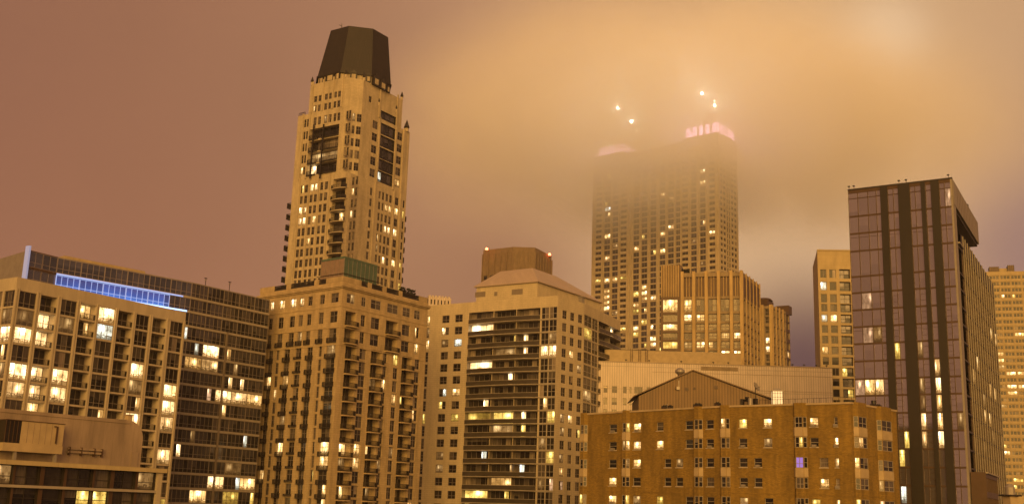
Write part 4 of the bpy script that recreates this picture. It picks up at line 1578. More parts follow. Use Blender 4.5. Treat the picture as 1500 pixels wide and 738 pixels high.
# penthouse and hipped roof
e1 = at_dist(788.5, 412.5, 292)
eL = line_x(e1, lD, 694, 420.5)
eR = 34.0
pR = 55.0
PL = Face(e1.xy + vdir(lD) * eL, e1.xy, e1.z, zD - 0.8)
PR = Face(e1.xy, e1.xy + vdir(pR) * eR, e1.z, zD - 0.8)


def pw_(mb):
    i_ = 0.55
    a = PL.a + vdir(pR) * i_ - vdir(lD) * i_
    b_ = PL.b + vdir(pR) * i_ + vdir(lD) * i_
    c_ = PR.b + vdir(lD) * i_ - vdir(pR) * i_
    d_ = PL.a + (PR.b - PR.a) - vdir(pR) * i_ - vdir(lD) * i_
    mb.prism([b_, c_, d_, a], zD - 0.8, e1.z, 'stone_pale')


pwall = part('penthouse_wall', D.root, pw_)
for (xa, xb, ya, yb) in ((694.5, 709.5, 427.5, 435), (722.5, 727, 427, 433), (748, 764, 423.5, 431.5)):
    a, b_ = uu(PL, xa, 430), uu(PL, xb, 430)
    zz0, zz1 = PL.uz(xa, yb)[1], PL.uz(xa, ya)[1]
    part('louvre', D.root, lambda mb: PL.box(mb, a, b_, max(zz0, zD - 0.5), zz1, -0.56, -0.50, 'frame_mid'))
zr_ = at_dist(780, 392.5, 300).z
r1 = at_z(780, 392.5, zr_).xy
r0 = at_z(733, 397.5, zr_).xy
ov = 0.0
base4 = [PL.b, PR.b, PL.a + (PR.b - PR.a), PL.a]
top4 = [r1, r1 + vdir(pR) * 12, r0 + vdir(pR) * 12, r0]
part('hipped_roof', D.root, lambda mb: (mb.frustum(base4, e1.z + 0.25, top4, zr_, 'roof_metal'), mb.prism(base4, e1.z, e1.z + 0.248, 'roof_metal', bottom=True)))
# lower wing right of the penthouse
D.done()
wing = MB()
w0 = PR.a + vdir(pR) * 3 - vdir(lD) * 1.5
wq = [w0, w0 + vdir(pR) * 30, w0 + vdir(pR) * 30 + vdir(lD) * 3, w0 + vdir(lD) * 3]
rv = MB()
vv = at_dist(852, 436, 300)
rv.prism(box_pts(vv.xy, 1.2, 1.2, pR), zD - 0.8, vv.z, 'metal_grey')
rv.prism(box_pts(vv.xy, 1.7, 1.7, pR), vv.z, vv.z + 0.25, 'metal_grey', bottom=True)
tag(rv.build('roof_vent'), 'small square capped vent right of the hipped roof', 'vent')

# ================================================================== far brown tower with red beacons
cI = at_dist(784, 362.5, 700)
zI = cI.z
fa, fb, fc_, fd_ = at_z(708, 366.5, zI).xy, at_z(752, 361.5, zI).xy, cI.xy, at_z(808, 375, zI).xy
I = Building('far_tower', 'distant brown tower with a red beacon at each end, behind the hipped roof', 'tower', cI.xy, seed=41)
for F, cols_ in ((Face(fa, fb, zI), 5), (Face(fb, fc_, zI), 4), (Face(fc_, fd_, zI), 6)):
    ops = []
    zr0 = F.zt - 17
    for r in range(6):
        for k in range(cols_):
            a = F.len * (k + 0.2) / cols_
            b_ = F.len * (k + 0.82) / cols_
            ops.append(dict(u0=a, u1=b_, z0=zr0 - r * 5.4 - 3.2, z1=zr0 - r * 5.4, depth=0.4, nx=1, tr=(), bar='granite_dark', bw=0.2))
    I.facade(F, ops, 'granite_dark')
    I.windows(F, ops)
    for k in range(cols_ + 1):
        F.box(I.wall, F.len * k / cols_ - 0.35, F.len * k / cols_ + 0.35, 0, zI - 3, 0, 0.7, 'granite_dark', skip=('s2',))
bp = [fd_, fd_ + (fa - fc_) * 0.9, fa]
back_walls(I, bp, zI, 'granite_dark')
I.wall.poly([(*p, zI - 0.1) for p in (fa, fb, fc_, fd_, bp[1])], 'roof_grey')
I.done()
for (x, y) in ((713, 365), (805, 373)):
    p_ = at_dist(x, y, 705 if x < 750 else 716)

    def bc(mb):
        mb.prism(ring(p_, 0.28, 8), zI - 0.5, p_.z - 0.3, 'metal_dark')
        mb.frustum(ring(p_, 0.9, 10), p_.z - 0.3, ring(p_, 0.6, 10), p_.z + 0.9, 'lamp_red')
    part('beacon', I.root, bc)

# ================================================================== the great twin crowned tower whose top stands in the cloud
cN = at_dist(1052, 199, 820)
zN = cN.z
lN, rN = 142.0, 50.0
Tn = Building('skyscraper', 'huge stone skyscraper with lit corner lanterns fading into low cloud', 'skyscraper', cN.xy, seed=51)
lenL = line_x(cN, lN, 869, 240)
lenR = line_x(cN, rN, 1080, 215)
FL = Face(cN.xy + vdir(lN) * lenL, cN.xy, zN)
zM = FL.uz(968, 214)[1]
FL.zt = zM
FR = Face(cN.xy, cN.xy + vdir(rN) * lenR, zM)
zr1, zr2 = FL.uz(960, 341)[1], FL.uz(960, 341 + 8.35 * 12)[1]
pN = (zr1 - zr2) / 12
Tn.setlits([(930.5, 368, 'lit_warm'), (944, 367, 'lit_warm'), (957, 366, 'lit_bright'), (971, 365, 'lit_warm'), (983, 362, 'lit_warm'), (888.5, 377, 'lit_bright'), (876, 411, 'lit_yellow'), (888.5, 411, 'lit_bright'),
            (900.5, 411, 'lit_warm'), (912, 409, 'lit_yellow'), (931, 410, 'lit_yellow'), (957, 407.5, 'lit_bright'), (888.5, 427, 'lit_warm'), (888.5, 435, 'lit_warm'), (888.5, 443, 'lit_warm'), (888.5, 451, 'lit_bright'), (957, 433, 'lit_bright'),
            (957, 441, 'lit_bright'), (957, 449, 'lit_bright'), (957, 458, 'lit_bright'), (957, 475, 'lit_bright'), (957, 483, 'lit_bright'), (957, 492, 'lit_bright'), (957, 500, 'lit_bright'), (957, 508, 'lit_bright'), (943, 433, 'lit_bright'),
            (943, 441, 'lit_warm'), (931, 434, 'lit_yellow'), (931, 451, 'lit_warm'), (931, 459, 'lit_yellow'), (931, 484, 'lit_bright'), (943, 475, 'lit_yellow'), (931, 493, 'lit_yellow'), (943, 493, 'lit_yellow'), (1044, 387, 'lit_bright'), (1004, 366, 'lit_yellow'),
            (969, 347, 'lit_warm'), (982, 330, 'lit_bright'), (982.5, 331, 'lit_bright'), (943, 294, 'lit_bright'), (969.6, 283, 'lit_warm'), (1030, 252.5, 'lit_bright'), (1046, 235, 'lit_yellow'), (889, 305, 'lit_white'), (1030, 271, 'lit_warm'), (912, 484, 'lit_yellow'), (900.5, 360, 'lit_dim'), (1046, 337, 'lit_bright'), (912, 250, 'lit_warm')])
y0 = 410
punch = [(871.5, 880), (908, 917), (999, 1008), (1039.5, 1048)]
strip = [(884.2, 892.8), (896.2, 904.6), (927.3, 935.6), (939.3, 947.6), (952.3, 960.8), (966, 974.2), (978.2, 987), (990, 996.5), (1012.3, 1020.5), (1025.6, 1034)]
rows_ = [(zr1 + pN * 14 - pN * k) for k in range(44)]
ops = []
for zt_r in rows_:
    if zt_r > zM - 14:
        continue
    ops += mk([(uu(FL, a, y0), uu(FL, b_, y0)) for a, b_ in punch], [(zt_r - pN * 0.55, zt_r)], depth=0.5, nx=2, tr=(), bar='frame_mid', bw=0.2, plit=0.05)
    ops += mk([(uu(FL, a, y0), uu(FL, b_, y0)) for a, b_ in strip], [(zt_r - pN * 0.80, zt_r)], depth=0.6, nx=2, tr=(), bar='frame_mid', bw=0.25, glass='glass_blueish', reveal='granite', plit=0.06)
Tn.facade(FL, ops, 'stone_tower')
Tn.windows(FL, ops)
for x_ in (882, 894.5, 906.3, 919, 924.5, 937.5, 950, 963.5, 976.3, 988.5, 998, 1010, 1023, 1036.5, 1050):
    u_ = uu(FL, x_, y0)
    FL.box(Tn.wall, u_ - 0.55, u_ + 0.55, 0, zM - 10, 0.0, 0.9, 'stone_tower', skip=('s2', 'bot'))
ops = []
for zt_r in rows_:
    if zt_r > zM - 14:
        continue
    ops += mk([(FR.len * a, FR.len * b_) for a, b_ in ((0.08, 0.20), (0.24, 0.36), (0.64, 0.76), (0.80, 0.92))], [(zt_r - pN * 0.55, zt_r)], depth=0.5, nx=1, tr=(), bar='frame_mid', bw=0.2)
    ops += mk([(FR.len * a, FR.len * b_) for a, b_ in ((0.41, 0.48), (0.52, 0.59))], [(zt_r - pN * 0.80, zt_r)], depth=0.6, nx=1, tr=(), bar='frame_mid', glass='glass_blueish')
Tn.facade(FR, ops, 'stone_tower')
Tn.windows(FR, ops)
bp = [FR.b, FR.b + (FL.a - FL.b), FL.a]
back_walls(Tn, bp, zM, 'stone_tower')
flat_roof(Tn, [cN.xy] + bp, zM, par=0.5)
Tn.done()
ztop = cN.z + 1.5
dR, dL = vdir(rN), vdir(lN)


def pavilion(c_, w_, zb_, pink_h, green):
    o_ = part('corner_pavilion', Tn.root, lambda mb: (mb.prism(box_pts(c_, w_, w_, rN), zb_ + 0.003, zb_ + 2.5, 'stone_tower'),
                                                     mb.prism(box_pts(c_, w_ * 0.62, w_ * 0.62, rN), zb_ + 2.503, zb_ + 2.5 + pink_h * 1.1, 'stone_tower')))
    lm = MB()
    n_ = 5
    b4 = box_pts(c_, w_ * 0.92, w_ * 0.92, rN)
    for i in range(4):
        F = Face(b4[i], b4[(i + 1) % 4], 0)
        for k in range(n_):
            a = F.len * (k + 0.22) / n_
            F.box(lm, a, a + F.len * 0.10, zb_ + 2.51, zb_ + 2.5 + pink_h, -1.2, -0.2, 'lamp_pink')
    lm.build('lit_colonnade', o_)
    dz = zb_ + 2.5 + pink_h * 1.1
    MBd = MB()
    MBd.frustum(ring(c_, w_ * 0.30, 12), dz + 0.003, ring(c_, w_ * 0.20, 12), dz + 6, 'lamp_green' if green else 'stone_tower')
    MBd.frustum(ring(c_, w_ * 0.20, 12), dz + 6.003, ring(c_, w_ * 0.02, 12), dz + 15, 'stone_tower')
    MBd.build('lantern_dome', o_)
    return dz


w1 = 31.0
pc1 = cN.xy + dR * w1 * 0.5 + dL * w1 * 0.5
pc2 = FL.a + dR * w1 * 0.5 - dL * w1 * 0.42
dz1 = pavilion(pc1, w1, zM, 8.5, False)
dz2 = pavilion(pc2, w1 * 0.8, zM, 7.5, True)
pavilion(FR.b + dL * w1 * 0.5 - dR * w1 * 0.5 + dL * (lenL - w1), w1 * 0.8, zM, 7.5, False)
for (x, y, D_, r_) in ((1047, 155, 838, 0.75), (1028, 137, 842, 0.6), (925, 178, 872, 0.95), (905, 158, 878, 0.6)):
    p_ = at_dist(x, y, D_)

    def f(mb):
        mb.frustum(ring(p_, r_ * 0.3, 8), p_.z - r_ * 1.5, ring(p_, r_, 8), p_.z, 'lamp_star')
        mb.frustum(ring(p_, r_, 8), p_.z + 0.002, ring(p_, r_ * 0.3, 8), p_.z + r_ * 1.5, 'lamp_star')
        mb.prism(ring(p_, 0.3, 6), zM + 3, p_.z - r_ * 1.5, 'metal_grey')
    part('pinnacle_lamp', Tn.root, f)

# the crown floodlights that set the cloud aglow
for nm_, p_, pw_r, rad_ in (('crown_floodlight', (*pc1, zM + 24), 0.30e5, 12.0), ('crown_floodlight', (*pc2, zM + 20), 0.34e5, 11.0)):
    ld = bpy.data.lights.new(nm_, 'POINT')
    ld.energy = pw_r
    ld.color = (1.0, 0.74, 0.46)
    ld.shadow_soft_size = rad_
    lo_ = bpy.data.objects.new(nm_, ld)
    lo_.location = p_
    COL.objects.link(lo_)

# ================================================================== mid distance office block with gold piers
cH = at_dist(1087, 398, 450)
zH = cH.z
h0, h2 = at_z(998, 400, zH), at_z(1112, 417, zH)
H = Building('office_building', 'gold piered office block with a dark louvred top floor', 'building', cH.xy, seed=61)
FL, FR = Face(h0.xy, cH.xy, zH), Face(cH.xy, h2.xy, zH)
hl0 = FL.a - FL.d * (FL.uz(998, 440)[0] - FL.uz(968, 440)[0])
FH0 = Face(hl0, FL.a, FL.uz(985, 388.5)[1])
ysH = [(437.5, 456), (459.5, 470.5), (473.5, 483.5), (486.5, 496.5), (499.5, 510), (513, 523)]
rH = [(FL.uz(1040, b_)[1], FL.uz(1040, a)[1]) for a, b_ in ysH]
for k in range(1, 12):
    rH.append((rH[5][0] - 3.62 * k, rH[5][1] - 3.62 * k))
H.plit = 0.08
H.setlits([(983, 447, 'lit_warm'), (985, 480, 'lit_warm'), (983, 509, 'lit_yellow'), (1007, 447, 'lit_warm'), (1006, 467, 'lit_bright'), (1025, 467, 'lit_warm'), (1062, 492, 'lit_warm'), (1080, 493, 'lit_bright'), (1026, 505, 'lit_bright'), (1063, 517, 'lit_bright'), (1080, 517, 'lit_bright'),
           (1008, 506, 'lit_dim'), (1091, 495, 'lit_warm'), (1092, 520, 'lit_warm')])
lv = (FL.uz(1040, 434)[1], FL.uz(1040, 405)[1])
bays = [(1001.5, 1013.5), (1019.5, 1032), (1037.5, 1050), (1055.5, 1068.5), (1074, 1084.5)]
bc_ = [(uu(FL, a, 440), uu(FL, b_, 440)) for a, b_ in bays]
ops = mk(bc_, rH, depth=0.7, nx=2, tr=(0.5,), bar='frame_mid', bw=0.25, glass='glass_grey', reveal='granite')
opv = [dict(u0=a, u1=b_, z0=lv[0], z1=lv[1], depth=1.0, nowin=1, reveal='metal_bronze') for a, b_ in bc_]
H.facade(FL, ops + opv, 'granite')
H.windows(FL, ops)
for o in opv:
    part('louvre', H.root, lambda mb: (FL.box(mb, o['u0'], o['u1'], o['z0'], o['z1'], -1.0, -0.95, 'metal_bronze'),
                                       [FL.box(mb, o['u0'] + (o['u1'] - o['u0']) * k / 3 - 0.12, o['u0'] + (o['u1'] - o['u0']) * k / 3 + 0.12, o['z0'], o['z1'], -0.94, -0.3, 'precast_gold') for k in (1, 2)]))
for x_ in (999.7, 1016.5, 1034.8, 1052.8, 1071.3, 1086.2):
    u_ = min(FL.len - 0.35, uu(FL, x_, 440))
    FL.box(H.wall, u_ - 0.62, u_ + 0.62, 0, zH + 0.5, 0.0, 1.0, 'precast_gold', skip=('s2',))
ops = mk([(FR.len * (k + 0.2) / 5, FR.len * (k + 0.9) / 5) for k in range(5)], rH, depth=0.7, nx=2, tr=(0.5,), bar='frame_mid', bw=0.2, glass='glass_grey', reveal='granite')
H.facade(FR, ops, 'metal_bronze' if False else 'granite')
H.windows(FR, ops)
for k in range(6):
    u_ = FR.len * k / 5 + 0.35
    FR.box(H.wall, u_ - 0.35, u_ + 0.35, 0, zH + 0.4, 0.0, 0.35, 'precast_gold', skip=('s2',))
    if k < 5:
        FR.box(H.wall, u_ + 0.36, FR.len * (k + 1) / 5 - 0.01, lv[0], lv[1], 0.0, 0.1, 'metal_bronze', skip=('s2',))
ops = mk([(0.8, FH0.len - 1.6)], rH, depth=0.7, nx=5, tr=(), bar='frame_mid', bw=0.12, glass='glass_grey', reveal='metal_bronze')
H.facade(FH0, ops, 'metal_bronze')
H.windows(FH0, ops)


def fl_(mb):
    for k in range(11):
        u_ = 0.3 + (FH0.len - 1.4) * k / 10
        FH0.box(mb, u_ - 0.16, u_ + 0.16, FL.uz(1040, 434)[1], FH0.zt, 0.01, 0.45, 'precast_gold')


part('louvre_screen', H.root, fl_)
bp = [h2.xy, h2.xy + (h0.xy - cH.xy) * 0.7, h0.xy]
back_walls(H, bp, zH, 'granite')
flat_roof(H, [cH.xy] + bp, zH, par=0.3)
sd = [FH0.a, FL.a, FL.a - FL.n * 16, FH0.a - FL.n * 16]
H.wall.poly([(*p, FH0.zt) for p in sd], 'roof_grey')
back_walls(H, [FL.a, FL.a - FL.n * 16, FH0.a - FL.n * 16, FH0.a], FH0.zt, 'metal_bronze')
H.done()
sh_ = MB()
q = at_dist(1004, 395, 458)
rg = random.Random(5)
for k in range(90):
    c_ = Vector((q.x + rg.uniform(-1.6, 1.6), q.y + rg.uniform(-1, 1), zH + 0.1 + rg.random() * 1.8))
    d1 = Vector((rg.uniform(-1, 1), rg.uniform(-1, 1), rg.uniform(-1, 1))).normalized() * 0.4
    d2 = Vector((rg.uniform(-1, 1), rg.uniform(-1, 1), rg.uniform(-1, 1))).normalized() * 0.4
    sh_.poly([c_ - d1 - d2, c_ + d1 - d2, c_ + d1 + d2, c_ - d1 + d2], 'hedge')
tag(sh_.build('shrub'), 'dark shrub on the roof edge of the gold piered office block beside its louvred screen', 'shrub')

c2H = at_dist(1131, 447.5, 480)
zh2 = c2H.z
H2 = Building('office_annex', 'lower office block stepping down to the right of the gold piered office block', 'building', c2H.xy, seed=62)
g0, g2 = at_z(1100, 449, zh2), at_z(1151, 456, zh2)
g3 = at_z(1156.5, 459, zh2)
FL, FR, FE = Face(g0.xy, c2H.xy, zh2), Face(c2H.xy, g2.xy, zh2), Face(g2.xy, g3.xy, zh2)
H2.setlits([(1109, 499.5, 'lit_warm'), (1124, 499.5, 'lit_bright'), (1109, 512, 'lit_yellow'), (1126, 513.5, 'lit_bright'), (1141, 492, 'lit_warm'), (1153.5, 500, 'lit_bright'), (1147, 496, 'lit_warm'), (1153, 521, 'lit_bright')])
yt = [452, 463.5, 478, 494, 506.5, 519, 531]
rr = [(FL.uz(1115, y + 10)[1], FL.uz(1115, y)[1]) for y in yt]
ops = mk([(uu(FL, 1103.5, 480), uu(FL, 1113.5, 480)), (uu(FL, 1120.5, 480), uu(FL, 1129.5, 480))], rr, depth=0.7, nx=2, tr=(0.45,), bar='frame_mid', bw=0.2, glass='glass_grey', reveal='granite')
H2.facade(FL, ops, 'granite')
H2.windows(FL, ops)
for x_ in (1101.5, 1117, 1130.3):
    u_ = max(0.7, min(FL.len - 0.7, uu(FL, x_, 480)))
    FL.box(H2.wall, u_ - 0.6, u_ + 0.6, 0, zh2 + 0.5, 0.0, 0.4, 'precast_gold', skip=('s2',))
for F, n_ in ((FR, 4), (FE, 1)):
    ops = mk([(F.len * (k + 0.2) / n_, F.len * (k + 0.92) / n_) for k in range(n_)], rr, depth=0.6, nx=2, tr=(), bar='frame_mid', bw=0.2, glass='glass_grey', reveal='granite')
    H2.facade(F, ops, 'granite' if n_ > 1 else 'metal_bronze')
    H2.windows(F, ops)
    if n_ > 1:
        for k in range(n_):
            F.box(H2.wall, F.len * k / n_ + 0.05, F.len * k / n_ + 0.75, 0, zh2 + 0.3, 0.0, 0.3, 'precast_gold', skip=('s2',))
bp = [g3.xy, g3.xy + (g0.xy - c2H.xy), g0.xy]
back_walls(H2, bp, zh2, 'granite')
H2.wall.poly([(*p, zh2 - 0.2) for p in (g0.xy, c2H.xy, g2.xy, g3.xy, bp[1])], 'roof_grey')
H2.done()
q = at_dist(1119, 441, 495)
tag(part('plant_room', None, lambda mb: (mb.prism(box_pts(q.xy, 9, 6, 60), zh2 - 0.3, q.z, 'metal_bronze'), mb.frustum(ring(q, 4, 14), q.z + 0.002, ring(q, 3, 14), q.z + 1.0, 'metal_bronze'))),
    'dark rounded plant room on the lower stepped office block', 'plant room')
q = at_dist(1148, 449, 500)
tag(part('lift_housing', None, lambda mb: mb.prism(box_pts(q.xy, 5, 6, 60), zh2 - 0.3, q.z, 'metal_bronze')), 'dark square lift housing at the right end of the stepped office roof', 'lift housing')

# ================================================================== long white ribbed building
zJ = at_dist(910, 529, 300).z
jr = at_z(1218.7, 538, zJ).xy
jl = at_z(870, 528, zJ).xy
J = Building('ribbed_building', 'long windowless pale ribbed metal building behind the brick one', 'building', jr, seed=71)
FJ = Face(jl, jr, zJ)
J.setlits([(933, 588, 'lit_dim')])
ops = []
for (ya, yb) in ((566, 576), (583, 593.5), (600, 610)):
    for (xa, xb) in ((884, 890), (896, 904), (912.3, 918), (922, 925.2), (929, 941.5), (947, 953)):
        ops.append(dict(u0=uu(FJ, xa, 575), u1=uu(FJ, xb, 575), z0=FJ.uz(925, yb)[1], z1=FJ.uz(925, ya)[1], depth=0.2, nx=1, tr=(), bar='frame_pale', bw=0.08, glass='glass_grey'))
J.facade(FJ, ops, 'siding')
J.windows(FJ, ops)
for y in (550, 573):
    zz = FJ.uz(1150, y)[1]
    FJ.box(J.wall, uu(FJ, 955, 550), FJ.len, zz - 0.05, zz + 0.05, 0.0, 0.06, 'metal_sheet', skip=('s2',))
FJ.box(J.wall, 0, FJ.len + 0.1, zJ - 0.22, zJ + 0.02, 0.0, 0.14, 'metal_sheet')
ju0, ju1 = uu(FJ, 1027, 537), uu(FJ, 1081, 540)
FJ.box(J.wall, ju0, ju1, FJ.uz(1050, 542.5)[1], FJ.uz(1050, 537)[1], 0.0, 0.10, 'granite', skip=('s2',))
bp = [jr, jr - FJ.n * 26, jl - FJ.n * 26, jl]
back_walls(J, bp, zJ, 'siding')
flat_roof(J, bp, zJ, par=0.6)
J.done()
FJu = FJ.shift(-5.0)
jz = FJu.uz(995, 514.5)[1]
j0, j1 = uu(FJu, 886, 511), uu(FJu, 1085, 525)
up = Building('rooftop_enclosure', 'plain pale set back upper storey on the long ribbed building', 'penthouse', FJu.pt((j0 + j1) / 2, 0).xy)
part('wall', up.root, lambda mb: FJu.box(mb, j0, j1, zJ - 0.6, jz, -14, 0, 'panel_cream'))
part('coping', up.root, lambda mb: FJu.box(mb, j0 - 0.1, uu(FJu, 965, 515), jz + 0.002, jz + 0.14, -14, 0.1, 'metal_dark'))
fx = MB()
for x_ in (925, 937, 947):
    u_ = uu(FJu, x_, 515)
    for dx in (-0.28, 0.28):
        FJu.box(fx, u_ + dx - 0.06, u_ + dx + 0.06, zJ - 0.5, jz + 0.35, 0.3, 0.42, 'metal_bronze')
    for k in range(9):
        z_ = zJ + 0.1 + k * 0.42
        if z_ < jz + 0.3:
            FJu.box(fx, u_ - 0.30, u_ + 0.30, z_, z_ + 0.05, 0.43, 0.47, 'metal_bronze')
tag(fx.build('lattice_frame'), 'three dark lattice uprights standing against the set back upper storey', 'frame')
for i, (x_, y_) in enumerate(((917, 526), (951, 528), (998, 528), (1045, 531), (1067, 532), (1161, 535.5), (1178, 535.5), (1196, 536.5), (1211, 537))):
    u_ = uu(FJ, x_, y_)

    def f(mb):
        FJ.box(mb, u_ - 0.05, u_ + 0.05, zJ + 0.03, zJ + 0.35, -0.2, -0.1, 'metal_dark')
        FJ.box(mb, u_ - 0.24, u_ + 0.24, zJ + 0.352, zJ + 0.62, -0.35, 0.1, 'metal_dark')
    tag(part('rooftop_lamp', None, f), 'small dark floodlight on the parapet of the long ribbed building, %s from the left' % ORD[i], 'floodlight', 'floodlights along the ribbed parapet')

# ================================================================== cream tower behind the slab
cK = at_dist(1197, 365.5, 320)
K = Building('cream_tower', 'cream apartment tower with a tall blank parapet half hidden by the dark slab', 'building', cK.xy, seed=81)
kr = at_z(1262, 366.5, cK.z).xy
FK = Face(cK.xy, kr, cK.z)
K.plit = 0.05
K.setlits([(1206, 418, 'lit_white|'), (1206, 464, 'lit_white|'), (1220, 465, 'lit_bright|'), (1207, 510, 'lit_warm|'), (1248, 575, 'lit_yellow|')])
yk = [394.5, 412.6, 430.5] + [445 + 15.55 * k for k in range(18)]
ops = []
for i, y in enumerate(yk):
    zt_k = FK.uz(1212, y)[1]
    hk = 2.5 if i < 3 else 2.2
    ops += mk([(uu(FK, 1202, 420), uu(FK, 1211, 420)), (uu(FK, 1215.3, 420), uu(FK, 1225.3, 420))], [(zt_k - hk, zt_k)], depth=0.3, nx=1 if i % 3 else 2, tr=(), bar='frame_mid', bw=0.12, glass='glass')
    ops += mk([(uu(FK, 1230, 420), uu(FK, 1246, 420))], [(zt_k - hk - 0.15, zt_k + 0.1)], depth=1.0, nx=2, tr=(0.5,), bar='metal_dark', bw=0.12, glass='glass_blueish', reveal='stone_cream')
K.facade(FK, ops, 'stone_cream')
K.windows(FK, ops)
FK.box(K.wall, -0.15, FK.len + 0.1, cK.z - 0.35, cK.z + 0.03, 0.0, 0.2, 'stone_cream')
bp = [kr, kr + vdir(78) * 24, cK.xy + vdir(78) * 24, cK.xy]
back_walls(K, bp, cK.z, 'stone_cream')
flat_roof(K, bp, cK.z, par=0.5)
K.done()

# ================================================================== far right gridded tower
cL = at_dist(1446, 398.5, 500)
zL = cL.z
l0 = at_z(1400, 399, zL).xy
l1 = at_z(1540, 396, zL).xy
Lb = Building('gridded_tower', 'gridded apartment tower at the right edge behind the slab', 'building', cL.xy, seed=91)
FLr = Face(l0, l1, zL)
Lb.setlits([(1481, 437, 'lit_bright'), (1466, 467, 'lit_bright'), (1497, 487, 'lit_warm'), (1470, 517, 'lit_warm'), (1487, 546, 'lit_bright'), (1487, 566, 'lit_bright'), (1480, 566, 'lit_warm'), (1496, 566, 'lit_bright'), (1492, 648, 'lit_bright'), (1490, 658, 'lit_bright'),
            (1474, 638, 'lit_warm'), (1474, 659, 'lit_bright'), (1491, 668, 'lit_bright'), (1468, 688, 'lit_bright'), (1499, 703, 'lit_yellow'), (1466, 537, 'lit_dim'), (1496, 546, 'lit_warm'), (1478, 546, 'lit_dim')])
yl = 402.5
zl0 = FLr.uz(1470, 403)[1]
plr = (zl0 - FLr.uz(1470, 403 + 9.42 * 20)[1]) / 20
cw_ = (uu(FLr, 1490, 450) - uu(FLr, 1458, 450)) / 6 * 1.0
cols_ = []
u_ = 0.4
while u_ + cw_ * 3 < FLr.len:
    cols_.append((u_, u_ + cw_ * 3 - 0.35))
    u_ += cw_ * 3
ops = mk(cols_, grid_rows(zl0, plr, 34, plr * 0.66), depth=0.3, nx=3, tr=(), bar='stone_cream', bw=0.26, plit=0.10)
Lb.facade(FLr, ops, 'stone_cream')
Lb.windows(FLr, ops)
bp = [l1, l1 - FLr.n * 30, l0 - FLr.n * 30, l0]
back_walls(Lb, bp, zL, 'stone_cream')
flat_roof(Lb, bp, zL, par=0.5)
Lb.done()
for (xa, xb, y, lb) in ((1449, 1463, 391, 'wide dark plant box on the gridded tower roof, nearer the dark slab'), (1476, 1485, 388.5, 'narrow dark plant box on the gridded tower roof, nearer the picture edge')):
    a, b_ = uu(FLr.shift(-5), xa, y), uu(FLr.shift(-5), xb, y)
    zt_ = FLr.shift(-5).uz(xa, y)[1]
    F5 = FLr.shift(-5)

    def f(mb):
        F5.box(mb, a, b_, zL - 0.5, zt_, -4, 0, 'metal_bronze')
        n_ = int((b_ - a) / 0.7)
        for k in range(n_ + 1):
            F5.box(mb, a + (b_ - a) * k / n_ - 0.1, a + (b_ - a) * k / n_ + 0.1, zL, zt_ + 0.15, 0.0, 0.15, 'metal_dark')
    tag(part('plant_box', None, f), lb, 'plant box')
F5 = FLr.shift(-6)
tag(part('roof_duct', None, lambda mb: F5.box(mb, uu(F5, 1463.5, 392), uu(F5, 1476, 392), zL - 0.5, F5.uz(1470, 393)[1], -3, 0, 'stone_cream')), 'low cream duct between the two plant boxes on the gridded tower', 'duct')

# ================================================================== the dark glass slab
cE = at_dist(1394.6, 261.7, 200)
zE = cE.z
lE, rE = 148.5, 60.5
Eb = Building('glass_slab_tower', 'mauve glass slab tower with black vertical stripes and an overhanging roof frame', 'building', cE.xy, seed=101)
lenL = line_x(cE, lE, 1242, 280)
FL = Face(cE.xy + vdir(lE) * lenL, cE.xy, zE)
yE = [283.3, 291.5, 317.8, 343, 368.7, 405.9, 429.7, 454.7, 479.5, 504.2, 529.5, 555.6, 579.8]
zE_ = [FL.uz(1246, y)[1] for y in yE]
pE = (zE_[6] - zE_[12]) / 6
while zE_[-1] > HC - 14:
    zE_.append(zE_[-1] - pE)
Eb.setlits([(1389, 288, 'lit_peach'), (1389, 300, 'lit_peach'), (1268.6, 443, 'lit_peach'), (1270, 491, 'lit_peach'), (1259, 567, 'lit_peach|'), (1289, 567, 'lit_bright'), (1281, 567, 'lit_warm'), (1313, 515, 'lit_yellow|'), (1316, 519, 'lit_warm|'), (1373, 541, 'lit_bright|'), (1353, 560, 'lit_dim'), (1373, 568, 'lit_bright'),
            (1354, 588, 'lit_dim'), (1373, 590, 'lit_warm'), (1347, 612, 'lit_warm'), (1356, 618, 'lit_bright'), (1374, 618, 'lit_warm'), (1348, 640, 'lit_warm'), (1358, 642, 'lit_bright'), (1376, 642, 'lit_bright'), (1393, 615, 'lit_dim'), (1404, 615, 'lit_dim'), (1394, 641, 'lit_dim'), (1404, 641, 'lit_dim'), (1326, 646, 'lit_yellow'), (1322, 671, 'lit_yellow|'),
            (1326, 733, 'lit_white|'), (1345, 515, 'lit_dim'), (1281, 491, 'lit_dim')])
pan = [(1242.6, 1256.5), (1257.0, 1271.3), (1271.8, 1283.6), (1284, 1290), (1301.3, 1308.8), (1309.2, 1316.2), (1334, 1341), (1341.4, 1349.8), (1357, 1364.6), (1377.4, 1384.5), (1385, 1394.2)]
pcs = [(max(0.06, uu(FL, a, 300)), min(FL.len - 0.06, uu(FL, b_, 300))) for a, b_ in pan]
ops = []
for i in range(len(zE_) - 1):
    for j, (a, b_) in enumerate(pcs):
        if i == 0:
            tr_, nx_ = (), 1
        else:
            tr_ = (0.34, 0.72) if j in (3, 4, 7, 9) and i > 5 else ((0.8,) if i % 5 == 3 else ())
            nx_ = 1
        g_ = 0.12 if i != 1 else 0.02
        ops.append(dict(u0=a, u1=b_, z0=zE_[i + 1] + (0.13 if i else 0.03), z1=zE_[i] - (0.13 if i > 1 else 0.03), depth=0.06, nx=nx_, tr=tr_, glass='glass_mauve', bar='metal_bronze', bw=0.04))
Eb.facade(FL, ops, 'metal_bronze')
Eb.windows(FL, ops)
